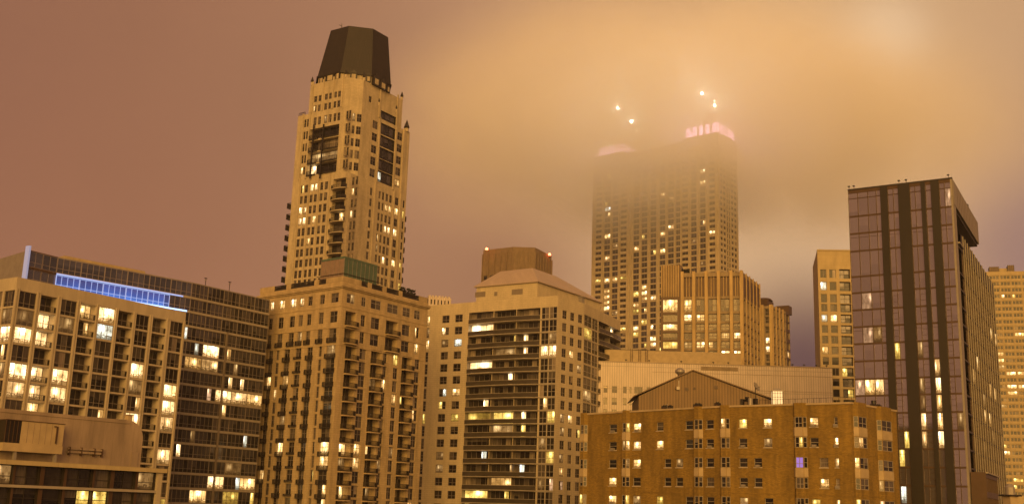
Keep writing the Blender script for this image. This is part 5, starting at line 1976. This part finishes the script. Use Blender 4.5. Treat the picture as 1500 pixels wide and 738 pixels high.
for j, (xa, xb) in enumerate(((1290.6, 1300.8), (1316.8, 1333.4), (1350.3, 1356.5), (1365.1, 1376.9))):
    a, b_ = uu(FL, xa, 300), uu(FL, xb, 300)
    part('dark_stripe', Eb.root, lambda mb: FL.box(mb, a, b_, 0, zE - 0.02, 0.01, 0.35, 'dark_stripe'))
FL.box(Eb.wall, -0.05, FL.len, zE + 0.002, zE + 0.25, -0.6, 0.12, 'metal_dark')
dR, dL = vdir(rE), vdir(lE)
FRf = Face(cE.xy, cE.xy + dR * 47, zE)
edge = 3.0
FRf.box(Eb.wall, 0.001, edge, 0, zE, -0.4, -0.001, 'fascia', skip=('bot',))
bandz = zE_[1:]
# overhanging roof frame along the right side
fl_h = 4.7
uend = uu(FRf, 1434, 360)


def cano(mb):
    FRf.box(mb, edge - 2.2, uend, zE - fl_h, zE - 0.01, -3.0, 0.06, 'fascia')
    for k in range(1, 14):
        u_ = edge + (uend - edge) * k / 14
        FRf.box(mb, u_ - 0.03, u_ + 0.03, zE - fl_h, zE, 0.06, 0.09, 'metal_bronze')
    FRf.box(mb, edge - 2.0, uend - 0.1, zE - fl_h - 0.5, zE - fl_h - 0.002, -18, -0.3, 'metal_dark')


part('roof_frame', Eb.root, cano)
part('roof_frame_end', Eb.root, lambda mb: FRf.box(mb, uend - 1.5, uend - 0.01, zE - fl_h, zE - 0.02, -18, -3.002, 'fascia'))
# body behind: recessed slot then finned wall
zbody = FRf.uz(1434, 384)[1]
zledge = FRf.uz(1410, 366)[1]
ub_end = uu(FRf, 1464, 560)
slot0, slot1 = edge, uu(FRf, 1411.5, 420)
FRf.box(Eb.wall, slot0, slot1, 0, zbody, -2.0, -1.6, 'metal_black')
for k in range(3):
    u_ = slot0 + (slot1 - slot0) * (k + 0.5) / 3
    FRf.box(Eb.wall, u_ - 0.12, u_ + 0.12, 0, zE - fl_h - 0.51, -1.0, -0.5, 'metal_bronze')
F_b = Face(FRf.pt(slot1, 0).xy, FRf.pt(ub_end, 0).xy, zbody)
ops = []
nb = 14
Eb.setlits([(1413, 583, 'lit_bright|'), (1453, 497, 'lit_warm|'), (1459, 489, 'lit_warm|'), (1448, 498, 'lit_bright|'), (1452, 568, 'lit_warm|'), (1447, 571, 'lit_bright|'), (1458, 570, 'lit_warm|'), (1444, 611, 'lit_warm|'), (1450, 610, 'lit_warm|'), (1456, 635, 'lit_dim|'), (1460, 670, 'lit_warm|'), (1442, 585, 'lit_dim|')])
for i in range(4, len(zE_) - 1):
    zt_b = min(zE_[i], zbody)
    if zt_b - zE_[i + 1] < 1.0:
        continue
    for j in range(nb):
        a = F_b.len * (j / nb) ** 1.15 + 0.1
        b_ = F_b.len * ((j + 1) / nb) ** 1.15 - 0.1
        ops.append(dict(u0=a, u1=b_, z0=zE_[i + 1] + 0.15, z1=zt_b - 0.15, depth=0.12, nx=2, tr=(), glass='glass_side', bar='metal_bronze', bw=0.10, plit=0.06, kinds=('lit_warm|', 'lit_dim|', 'lit_warm|')))
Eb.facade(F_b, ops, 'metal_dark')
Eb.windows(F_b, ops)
for j in range(1, nb + 1):
    u_ = min(F_b.len - 0.05, F_b.len * (j / nb) ** 1.15)
    F_b.box(Eb.wall, u_ - 0.07, u_ + 0.07, 0, zbody + 0.1, 0.0, 0.16, 'fascia', skip=('s2', 'bot'))
for z_ in bandz[3:]:
    if z_ < zbody:
        FRf.box(Eb.wall, slot0, slot1 + 1.6, z_ - 0.16, z_ + 0.16, -1.2, 0.05, 'metal_dark')
FRf.box(Eb.wall, slot0, slot1 + 1.2, zledge, zledge + 0.3, -2.0, 0.35, 'fascia')
for k in range(4):
    FRf.box(Eb.wall, slot0 + 0.3 + k * 0.7, slot0 + 0.4 + k * 0.7, zledge + 0.3, zledge + 3.2, -0.6, -0.5, 'panel_cream')
W_ = FL.len
bp = [cE.xy, cE.xy + dR * edge, cE.xy + dR * edge + dL * W_, FL.a]
back_walls(Eb, bp[1:], zE, 'metal_bronze')
Eb.wall.poly([(*p, zE - 0.003) for p in bp], 'roof_grey')
b2 = [cE.xy + dR * edge - FRf.n * 2.0, FRf.pt(ub_end, 0, -2.0).xy, FRf.pt(ub_end, 0, -2.0).xy + dL * (W_ - 2), cE.xy + dR * edge + dL * W_]
Eb.wall.poly([(*p, zbody - 0.1) for p in (FRf.pt(slot1, 0).xy, F_b.b, b2[2], b2[3])], 'roof_grey')
back_walls(Eb, [F_b.b, b2[2], b2[3]], zbody - 0.1, 'metal_bronze')
Eb.done()
for i, (x_, y_) in enumerate(((1243.5, 278), (1250.5, 276.5), (1316.5, 268.5), (1327, 267), (1389, 259.5))):
    u_ = uu(FL, x_, y_)
    if i == 0:
        u_ = 0.2

    def f(mb):
        FL.box(mb, u_ - 0.03, u_ + 0.03, zE + 0.252, zE + 0.75, -0.3, -0.24, 'metal_dark')
        FL.box(mb, u_ - 0.22, u_ + 0.14, zE + 0.752, zE + 0.98, -0.45, -0.1, 'metal_dark')
    tag(part('floodlight', None, f), 'small dark floodlight on the roof edge of the mauve glass slab, %s from the left' % ORD[i], 'floodlight', 'floodlights along the slab roof')
u_ = uu(FRf, 1421, 316)
tag(part('roof_camera', None, lambda mb: (FRf.box(mb, u_ - 0.15, u_ + 0.15, zE, zE + 0.7, -0.5, -0.3, 'metal_dark'), FRf.box(mb, u_ - 0.5, u_ + 0.5, zE + 0.702, zE + 1.0, -0.6, -0.2, 'metal_dark'))), 'small dark fitting on the sloping line of the slab roof frame', 'camera')

# low dark annex at the slab's foot
FXp = FRf.shift(2.6)
zX = FXp.uz(1440, 689.5)[1]
x0 = FXp.pt(1.0, 0).xy
xc = FXp.pt(FXp.uz(1461, 700)[0], 0).xy
X = Building('dark_annex', 'low dark annex with a pale roof edge at the foot of the slab tower', 'building', xc, seed=111)
FX = Face(x0, xc, zX)
X.setlits([(1417, 699, 'lit_bright'), (1413, 699, 'lit_warm')])
ops = []
for k in range(9):
    a = FX.len * (k + 0.08) / 9
    b_ = FX.len * (k + 0.92) / 9
    for r in range(4):
        ops.append(dict(u0=a, u1=b_, z0=zX - 3.3 - 3.4 * r, z1=zX - 0.9 - 3.4 * r, depth=0.3, nx=2, tr=(), glass='glass', bar='metal_bronze', reveal='metal_bronze'))
X.facade(FX, ops, 'metal_bronze')
X.windows(FX, ops)
FX.box(X.wall, -0.1, FX.len + 0.2, zX - 0.22, zX + 0.02, 0.0, 0.4, 'frame_pale')
bp = [xc, xc - FX.n * 2.5, x0 - FX.n * 2.5, x0]
back_walls(X, bp, zX, 'metal_bronze')
flat_roof(X, bp, zX, par=0.3)
X.done()
# vent hood in the far right corner
q = at_dist(1479, 712, 150)
vh = Building('roof_cowl', 'pale rounded roof cowl on a flat cap in the bottom right corner', 'vent', q.xy)
part('cap', vh.root, lambda mb: mb.prism(box_pts(q.xy, 2.0, 2.0, 20), q.z - 1.25, q.z - 1.05, 'metal_dark', bottom=True))
part('hood', vh.root, lambda mb: (mb.prism(ring(q, 0.62, 14), q.z - 1.048, q.z - 0.1, 'metal_grey'), mb.frustum(ring(q, 0.62, 14), q.z - 0.098, ring(q, 0.3, 14), q.z + 0.35, 'metal_grey')))
part('base', vh.root, lambda mb: mb.prism(box_pts(q.xy, 1.3, 1.3, 20), 0, q.z - 1.252, 'panel_cream'))

# ================================================================== ochre brick block
f1 = at_dist(1056, 594, 190)
zF = f1.z
f0, f2, f3 = at_z(851, 605.5, zF), at_z(1246, 588.5, zF), at_z(1313, 600.5, zF)
Fb = Building('brick_building', 'ochre brick apartment block with cream panelled window bays', 'building', f1.xy, seed=121)
F0, F1, F2 = Face(f0.xy, f1.xy, zF), Face(f1.xy, f2.xy, zF), Face(f2.xy, f3.xy, zF)
ya = [(619.6, 630), (645.3, 657), (672, 683), (697.8, 709.5), (725.6, 736.5)]
rF = [(F0.uz(932, b_)[1], F0.uz(932, a)[1]) for a, b_ in ya]
pF = (rF[0][1] - rF[4][1]) / 4
rF = [(rF[0][1] - pF * k - 1.45, rF[0][1] - pF * k) for k in range(11)]
Fb.plit = 0.05
Fb.setlits([(918, 625, 'lit_yellow'), (932, 625, 'lit_warm'), (918, 650, 'lit_warm'), (932, 650, 'lit_bright'), (968, 650, 'lit_warm|'), (932, 677, 'lit_warm'), (921, 672, 'lit_dim'), (897, 703, 'lit_warm'), (897, 730, 'lit_warm'), (917, 729, 'lit_yellow'), (932, 731, 'lit_dim'), (965, 731, 'lit_yellow'),
            (849, 727, 'lit_yellow'), (849, 672, 'lit_warm|'), (1060, 617, 'lit_warm|'), (1089, 620, 'lit_yellow'), (1125, 618, 'lit_warm'), (1174, 648, 'lit_yellow|'), (1226, 644, 'lit_bright'), (1260, 646, 'lit_warm|'), (1172, 675, 'lit_violet'), (1256, 677, 'lit_warm|'), (1226, 680, 'lit_bright'), (1205, 706, 'lit_warm|'),
            (1193, 733, 'lit_yellow'), (1226, 733, 'lit_warm'), (1257, 733, 'lit_yellow'), (1294, 733, 'lit_peach'), (1087, 733, 'lit_dim'), (1284, 650, 'lit_dim|')])
kw = dict(depth=0.28, nx=1, tr=(0.5,), bar='frame_pale', bw=0.07)


def sel(rows, idx):
    return [rows[i] for i in idx if i < len(rows)]


odd = [0, 1, 4, 5, 8, 9]
even = [2, 3, 6, 7, 10]
allr = list(range(11))
ops0 = mk([(uu(F0, 892, 650), uu(F0, 903.4, 650)), (uu(F0, 927.2, 650), uu(F0, 938.6, 650)), (uu(F0, 1034.4, 650), uu(F0, 1045.6, 650))], rF, **kw)
ops0 += mk([(uu(F0, 961.4, 650), uu(F0, 971.7, 650)), (uu(F0, 1003.8, 650), uu(F0, 1015.2, 650))], sel(rF, odd), **kw)
ops0 += mk([(uu(F0, 973, 680), uu(F0, 983, 680)), (uu(F0, 990, 680), uu(F0, 1000.4, 680))], sel(rF, even), **kw)
ops1 = mk([(uu(F1, 1082.5, 650), uu(F1, 1094.5, 650)), (uu(F1, 1222.4, 650), uu(F1, 1228, 650))], rF, **kw)
ops1 += mk([(uu(F1, 1118.5, 640), uu(F1, 1131, 640)), (uu(F1, 1186.4, 640), uu(F1, 1198.8, 640))], sel(rF, odd), **kw)
ops1 += mk([(uu(F1, 1104.6, 680), uu(F1, 1116.2, 680)), (uu(F1, 1200.5, 680), uu(F1, 1213.4, 680))], sel(rF, even), **kw)
for F, ops in ((F0, ops0), (F1, ops1), (F2, [])):
    Fb.facade(F, ops, 'brick')
    Fb.windows(F, ops)
    for o in ops:
        F.box(Fb.wall, o['u0'] - 0.08, o['u1'] + 0.08, o['z0'] - 0.16, o['z0'] - 0.02, 0.0, 0.10, 'concrete_tan', skip=('s2',))
        if Fb.rng.random() < 0.25:
            a_ = (o['u0'] + o['u1']) / 2
            ac_ = MB()
            F.box(ac_, a_ - 0.35, a_ + 0.35, o['z0'] - 0.01, o['z0'] + 0.38, -0.2, 0.28, 'metal_grey')
            Fb.add('air_conditioner', ac_, None, None, F.pt(a_, o['z0']), 0.5)
    # courses and coping
    for k in (1, 3, 5, 7):
        zz = rF[k][0] - 1.05
        F.box(Fb.wall, 0, F.len, zz - 0.05, zz + 0.05, 0.0, 0.05, 'brick', skip=('s2',))
    F.box(Fb.wall, -0.02, F.len + 0.02, zF - 0.28, zF + 0.02, 0.0, 0.14, 'panel_cream', skip=('s2',))
    F.box(Fb.wall, 0.0, F.len, zF - 0.02, zF + 0.025, -0.35, -0.001, 'panel_cream', skip=('bot',))


def bay(F, xl, xr, y, dep=0.7, ch=0.45, wide=False):
    """chamfered bay: brick shaft with wrap round windows and cream panels"""
    a, b_ = uu(F, xl, y), uu(F, xr, y)
    A0, A1 = F.pt(a - ch, 0, 0.001).xy, F.pt(a, 0, dep).xy
    B1, B0 = F.pt(b_, 0, dep).xy, F.pt(b_ + ch, 0, 0.001).xy
    zt_ = zF + 0.06
    for (p_, q_) in ((A0, A1), (A1, B1), (B1, B0)):
        f = Face(p_, q_, zt_)
        front = (p_ is A1)
        m_ = 0.06
        op = []
        for i, (z0, z1_) in enumerate(rF):
            op.append(dict(u0=m_, u1=f.len - m_, z0=z0 - 0.12, z1=z1_ + 0.12, depth=0.10, nx=2 if (front and wide) else 1, tr=(0.5,) if not front else (0.4,), bar='frame_pale', bw=0.08, nowin=0))
            if i % 2 == 0:
                f.box(Fb.wall, 0.02, f.len - 0.02, rF[i + 1][1] + 0.20 if i + 1 < len(rF) else z0 - 1.5, z0 - 0.16, 0.0, 0.05, 'panel_cream', skip=('s2',))
        Fb.facade(f, op, 'brick')
        Fb.windows(f, op)
    Fb.wall.poly([(*p_, zt_) for p_ in (A0, A1, B1, B0)], 'panel_cream')


bay(F0, 853, 858, 650, 0.6, 0.5)
bay(F0, 915.2, 920.5, 650)
bay(F0, 1020.5, 1026.8, 650)
bay(F1, 1058.5, 1066, 650)
bay(F1, 1167, 1179, 650, wide=True)
bay(F2, 1253, 1265, 650, wide=True)
bay(F2, 1287, 1301.5, 650, wide=True)
nF = F0.n
bp = [f3.xy, f3.xy + Vector((-6, 30)), f0.xy + Vector((10, 30)), f0.xy]
back_walls(Fb, bp, zF, 'brick')
Fb.wall.poly([(*p, zF - 0.5) for p in (f0.xy, f1.xy, f2.xy, f3.xy, bp[1], bp[2])], 'roof_grey')
Fb.done()

# gabled shed on the brick roof
g0 = at_dist(931, 578.7, 216)
zg = g0.z
g1 = at_z(1134.5, 585, zg)
FG2 = Face(g0.xy, g1.xy, zg)
ap_u, ap_z = FG2.uz(1014.7, 541.8)
Gs = Building('gabled_roof_shed', 'brown ribbed metal shed with a low gable on the brick block roof', 'shed', (*FG2.pt(FG2.len / 2, 0).xy, zF - 0.5))


def gable(mb):
    z0 = zF - 0.5
    pr_ = [(0.6, z0), (FG2.len - 0.6, z0), (FG2.len - 0.6, zg - 0.12), (ap_u, ap_z - 0.15), (0.6, zg - 0.12)]
    mb.poly([FG2.pt(a, z) for a, z in pr_], 'siding_brown', [(a, z) for a, z in pr_])
    dp = -14
    for i in (1, 4):
        a, b_ = pr_[i], pr_[(i + 1) % 5]
        mb.poly([FG2.pt(*a), FG2.pt(a[0], a[1], dp), FG2.pt(b_[0], b_[1], dp), FG2.pt(*b_)], 'siding_brown', [(0, a[1]), (14, a[1]), (14, b_[1]), (0, b_[1])])
    mb.poly([FG2.pt(a, z, dp) for a, z in reversed(pr_)], 'siding_brown')


part('gable_wall', Gs.root, gable)


def groof(mb):
    for (ua_, za_, ub_, zb_) in ((-0.3, zg - 0.1, ap_u, ap_z), (ap_u, ap_z, FG2.len + 0.3, zg - 0.1)):
        P = [FG2.pt(ua_, za_ - 0.14, 0.45), FG2.pt(ub_, zb_ - 0.14, 0.45), FG2.pt(ub_, zb_ - 0.14, -14.4), FG2.pt(ua_, za_ - 0.14, -14.4),
             FG2.pt(ua_, za_ + 0.08, 0.45), FG2.pt(ub_, zb_ + 0.08, 0.45), FG2.pt(ub_, zb_ + 0.08, -14.4), FG2.pt(ua_, za_ + 0.08, -14.4)]
        mb.hexa(P, 'metal_bronze')


part('roof', Gs.root, groof)
for (x_, y_, s_) in ((1006, 569.5, 0.35), (1048.8, 566.7, 0.36), (1017, 568.5, 0.25)):
    a, z_ = FG2.uz(x_, y_)
    part('wall_vent', Gs.root, lambda mb: (FG2.box(mb, a - s_, a + s_, z_ - s_, z_ + s_, 0.01, 0.10, 'metal_bronze'), [FG2.box(mb, a - s_ * 0.8, a + s_ * 0.8, z_ - s_ * 0.8 + k * s_ * 0.5, z_ - s_ * 0.6 + k * s_ * 0.5, 0.101, 0.14, 'metal_dark') for k in range(3)]))
a, z_ = FG2.uz(993, 567)


def wf(mb):
    FG2.box(mb, a - 0.3, a + 0.3, z_ - 0.5, z_ + 0.1, 0.02, 0.45, 'metal_grey')
    FG2.box(mb, a + 0.1, a + 0.25, z_ + 0.1, z_ + 1.3, 0.02, 0.16, 'metal_grey')
    FG2.box(mb, a - 0.55, a - 0.302, z_ - 0.35, z_ + 0.05, 0.1, 0.4, 'metal_bronze')


part('wall_fan', Gs.root, wf)

# mushroom ventilator behind the left slope
q = at_dist(996, 541, 224)
vt = Building('mushroom_ventilator', 'pale mushroom shaped ventilator rising behind the left slope of the gable', 'ventilator', q.xy)
part('cowl', vt.root, lambda mb: (mb.frustum(ring(q, 0.55, 18), q.z - 0.95, ring(q, 0.98, 18), q.z - 0.55, 'metal_grey'), mb.frustum(ring(q, 0.98, 18), q.z - 0.548, ring(q, 0.9, 18), q.z - 0.1, 'metal_grey'),
                                  mb.frustum(ring(q, 0.9, 18), q.z - 0.098, ring(q, 0.45, 18), q.z + 0.3, 'metal_grey')), smooth=False)
part('stem', vt.root, lambda mb: mb.prism(ring(q, 0.45, 12), zF, q.z - 0.952, 'metal_bronze'))
# satellite dish
q = at_dist(1109, 566, 194)
ds_ = Building('satellite_dish', 'pale satellite dish on a dark mast at the right slope of the gable', 'satellite dish', q.xy)


def dish(mb):
    ax = Vector((0.72, -0.55, 0.45)).normalized()
    s_ = ax.cross(Vector((0, 0, 1))).normalized()
    t_ = s_.cross(ax)
    rings = []
    for k in range(6):
        r = 0.86 * k / 5
        rings.append([q + ax * (r * r * 0.42 - 0.3) + s_ * (r * math.cos(2 * math.pi * i / 20)) + t_ * (r * math.sin(2 * math.pi * i / 20)) for i in range(20)])
    for k in range(5):
        for i in range(20):
            j = (i + 1) % 20
            for off, fl in ((0, False), (-0.04, True)):
                p4 = [rings[k][i] + ax * off, rings[k + 1][i] + ax * off, rings[k + 1][j] + ax * off, rings[k][j] + ax * off]
                if k == 0:
                    p4 = p4[:1] + p4[1:3]
                mb.poly(p4[::-1] if fl else p4, 'metal_grey')


part('dish', ds_.root, dish, smooth=True)


def mastf(mb):
    mb.prism(ring((q.x - 0.25, q.y + 0.2), 0.07, 8), zF, q.z - 0.15, 'metal_dark')
    mb.hexa([(q.x - 0.3, q.y - 0.1, q.z - 0.35), (q.x + 0.5, q.y - 0.4, q.z - 0.05), (q.x + 0.5, q.y - 0.34, q.z - 0.05), (q.x - 0.3, q.y - 0.04, q.z - 0.35),
             (q.x - 0.3, q.y - 0.1, q.z - 0.28), (q.x + 0.5, q.y - 0.4, q.z + 0.02), (q.x + 0.5, q.y - 0.34, q.z + 0.02), (q.x - 0.3, q.y - 0.04, q.z - 0.28)], 'metal_dark')


part('mast', ds_.root, mastf)
# dark machinery at the dish foot
q = at_dist(1100, 583, 192)


def mach(mb):
    rg_ = random.Random(4)
    for k in range(9):
        c_ = (q.x + rg_.uniform(-1.6, 1.0), q.y + rg_.uniform(-0.8, 0.8))
        z_ = zF - 0.5
        mb.prism(box_pts(c_, rg_.uniform(0.3, 1.2), rg_.uniform(0.3, 0.8), rg_.uniform(0, 90)), z_, z_ + rg_.uniform(0.8, 2.4), rg_.choice(('metal_dark', 'metal_bronze', 'metal_black')))
    mb.prism(ring((q.x - 0.3, q.y - 1), 0.42, 12), zF - 0.5, zF + 1.5, 'metal_grey')


tag(part('roof_machinery', None, mach), 'cluster of dark rooftop plant at the foot of the satellite dish', 'machinery')
# lit glazed stair lantern
q = at_dist(1138.5, 584, 212)
sl = Building('stair_lantern', 'small glowing glazed lantern with a pale cap on the brick roof', 'lantern', (*q.xy, zF - 0.5))
pq = box_pts(q.xy, 1.9, 1.9, -8)
part('glazing', sl.root, lambda mb: mb.prism(pq, zF - 0.5, q.z + 1.35, 'lamp_warm', top='metal_grey'))
part('cap', sl.root, lambda mb: (mb.prism(box_pts(q.xy, 2.2, 2.2, -8), q.z + 1.352, q.z + 1.5, 'metal_grey', bottom=True), mb.frustum(box_pts(q.xy, 1.5, 1.5, -8), q.z + 1.502, box_pts(q.xy, 0.9, 0.9, -8), q.z + 1.95, 'metal_grey')))
for k, p_ in enumerate(pq):
    part('corner_post', sl.root, lambda mb: mb.prism(box_pts(p_, 0.14, 0.14, -8), zF - 0.5, q.z + 1.351, 'metal_bronze'))
lfa = Face(pq[0], pq[1], 0)
for k_ in range(1, 4):
    part('glazing_bar', sl.root, lambda mb: lfa.box(mb, lfa.len * k_ / 4 - 0.035, lfa.len * k_ / 4 + 0.035, zF - 0.5, q.z + 1.34, 0.005, 0.06, 'metal_bronze'))
for zz_ in (0.25, 0.95):
    part('glazing_bar', sl.root, lambda mb: lfa.box(mb, 0.08, lfa.len - 0.08, q.z + zz_ - 0.03, q.z + zz_ + 0.03, 0.065, 0.09, 'metal_bronze'))
# condensers along the parapet
for (x_, y_, w_, lb) in ((972, 594.5, 1.0, 'dark rooftop condenser with a tilted pipe below the left eaves of the gable'), (980, 594, 0.6, 'small dark rooftop box beside the left condenser below the gable'),
                        (1020, 592.5, 1.4, 'low wide rooftop condenser below the apex of the gable'), (1049, 591.5, 0.8, 'small dark rooftop condenser right of the gable apex'),
                        (1283, 588, 1.1, 'round dark rooftop ventilator above the right hand bays of the brick block'), (1290, 590, 0.7, 'small dark rooftop box beside the round ventilator on the brick block')):
    F = F0 if x_ < 1056 else F2
    Fs = F.shift(-1.6)
    u_, z_ = Fs.uz(x_, y_)

    def f(mb):
        Fs.box(mb, u_ - w_ / 2, u_ + w_ / 2, zF - 0.5, zF + 0.75, -0.8, 0, 'metal_dark')
        Fs.box(mb, u_ - w_ / 2 + 0.05, u_ + w_ / 2 - 0.05, zF - 0.3, zF + 0.5, 0.0, 0.05, 'metal_bronze')
        c_ = Fs.pt(u_, 0, -0.4)
        mb.prism(ring(c_, w_ * 0.36, 12), zF + 0.752, zF + (1.35 if x_ == 1283 else 0.9), 'metal_black')
        if x_ == 972:
            Fs.box(mb, u_ + 0.6, u_ + 0.72, zF - 0.5, zF + 1.1, -0.3, -0.2, 'metal_grey')
    tag(part('condenser', None, f), lb, 'condenser', 'plant along the brick parapet')
# thin rail along the right half of the brick parapet
rlm = MB()
Fr_ = F1.shift(-0.5)
for k in range(16):
    u_ = F1.len * (0.30 + 0.7 * k / 15)
    Fr_.box(rlm, u_ - 0.025, u_ + 0.025, zF - 0.5, zF + 0.85, -0.05, 0, 'metal_dark')
Fr_.box(rlm, F1.len * 0.30, F1.len, zF + 0.80, zF + 0.85, -0.04, 0, 'metal_dark')
tag(rlm.build('roof_railing'), 'thin dark railing along the brick parapet right of the glowing lantern', 'railing')


# ================================================================== the air
hz = MB()
hz.hexa([(-420, -60, -1), (560, -60, -1), (560, 1150, -1), (-420, 1150, -1), (-420, -60, 500), (560, -60, 500), (560, 1150, 500), (-420, 1150, 500)], 'haze')
mt = bpy.data.materials.new('haze')
mt.use_nodes = True
t = mt.node_tree
t.nodes.remove(t.nodes['Principled BSDF'])
pv = N(t, 'ShaderNodeVolumePrincipled')
pv.inputs['Color'].default_value = (0.95, 0.88, 0.84, 1)
pv.inputs['Density'].default_value = 0.00013
pv.inputs['Anisotropy'].default_value = 0.2
t.links.new(pv.outputs[0], t.nodes['Material Output'].inputs['Volume'])
MATS['haze'] = mt
o = hz.build('haze')
o['kind'] = 'stuff'
o.visible_shadow = True

# low cloud wrapped round the head of the great tower
mt = bpy.data.materials.new('cloud')
mt.use_nodes = True
t = mt.node_tree
t.nodes.remove(t.nodes['Principled BSDF'])
pv = N(t, 'ShaderNodeVolumePrincipled')
t.links.new(pv.outputs[0], t.nodes['Material Output'].inputs['Volume'])
pv.inputs['Color'].default_value = (0.965, 0.970, 1.0, 1)
pv.inputs['Anisotropy'].default_value = -0.28
tcn = N(t, 'ShaderNodeTexCoord')
CC = Vector((140, 835, HC + 288))
CR = Vector((285, 165, 128))


def M_(op, a, bb=None, cc=None, clamp=False):
    n = N(t, 'ShaderNodeMath', operation=op)
    n.use_clamp = clamp
    for i, v in enumerate((a, bb, cc)):
        if v is None:
            continue
        if isinstance(v, (int, float)):
            n.inputs[i].default_value = v
        else:
            t.links.new(v, n.inputs[i])
    return n.outputs[0]


no = N(t, 'ShaderNodeTexNoise')
no.inputs['Scale'].default_value = 0.013
no.inputs['Detail'].default_value = 4.0
no.inputs['Roughness'].default_value = 0.6
no.inputs['Distortion'].default_value = 0.6
t.links.new(tcn.outputs['Object'], no.inputs['Vector'])
sub = N(t, 'ShaderNodeVectorMath', operation='DIVIDE')
t.links.new(tcn.outputs['Object'], sub.inputs[0])
sub.inputs[1].default_value = CR
ln = N(t, 'ShaderNodeVectorMath', operation='LENGTH')
t.links.new(sub.outputs[0], ln.inputs[0])
l2 = M_('MULTIPLY', ln.outputs['Value'], ln.outputs['Value'])
fall = M_('SUBTRACT', M_('EXPONENT', M_('MULTIPLY', l2, -3.6)), 0.0273, clamp=True)
sz = N(t, 'ShaderNodeSeparateXYZ')
t.links.new(tcn.outputs['Object'], sz.inputs[0])
# thickens upward, with a ragged underside
up_ = N(t, 'ShaderNodeMapRange', interpolation_type='SMOOTHSTEP')
up_.inputs['From Min'].default_value = -120
up_.inputs['From Max'].default_value = 0
up_.inputs['To Min'].default_value = 0.0
up_.inputs['To Max'].default_value = 1.0
zz = M_('MULTIPLY_ADD', no.outputs[0], 56.0, -28.0)
zz = M_('ADD', zz, sz.outputs[2])
t.links.new(zz, up_.inputs['Value'])
rag = M_('MULTIPLY_ADD', no.outputs[0], 2.6, -0.35, clamp=False)
rag = M_('MAXIMUM', rag, 0.15)
dn = M_('MULTIPLY', fall, up_.outputs[0])
dn = M_('MULTIPLY', dn, rag)
dn = M_('MULTIPLY', dn, 0.047)
t.links.new(dn, pv.inputs['Density'])
mt.cycles.volume_step_rate = 1.0
MATS['cloud'] = mt
bm_ = bpy.data.meshes.new('low_cloud')
import bmesh
bm = bmesh.new()
bmesh.ops.create_icosphere(bm, subdivisions=3, radius=1.0)
for v in bm.verts:
    v.co = Vector((v.co.x * CR.x * 1.02, v.co.y * CR.y * 1.02, v.co.z * CR.z * 1.02))
bm.to_mesh(bm_)
bm.free()
bm_.materials.append(mt)
o = bpy.data.objects.new('low_cloud', bm_)
o.location = CC
COL.objects.link(o)
o['kind'] = 'stuff'
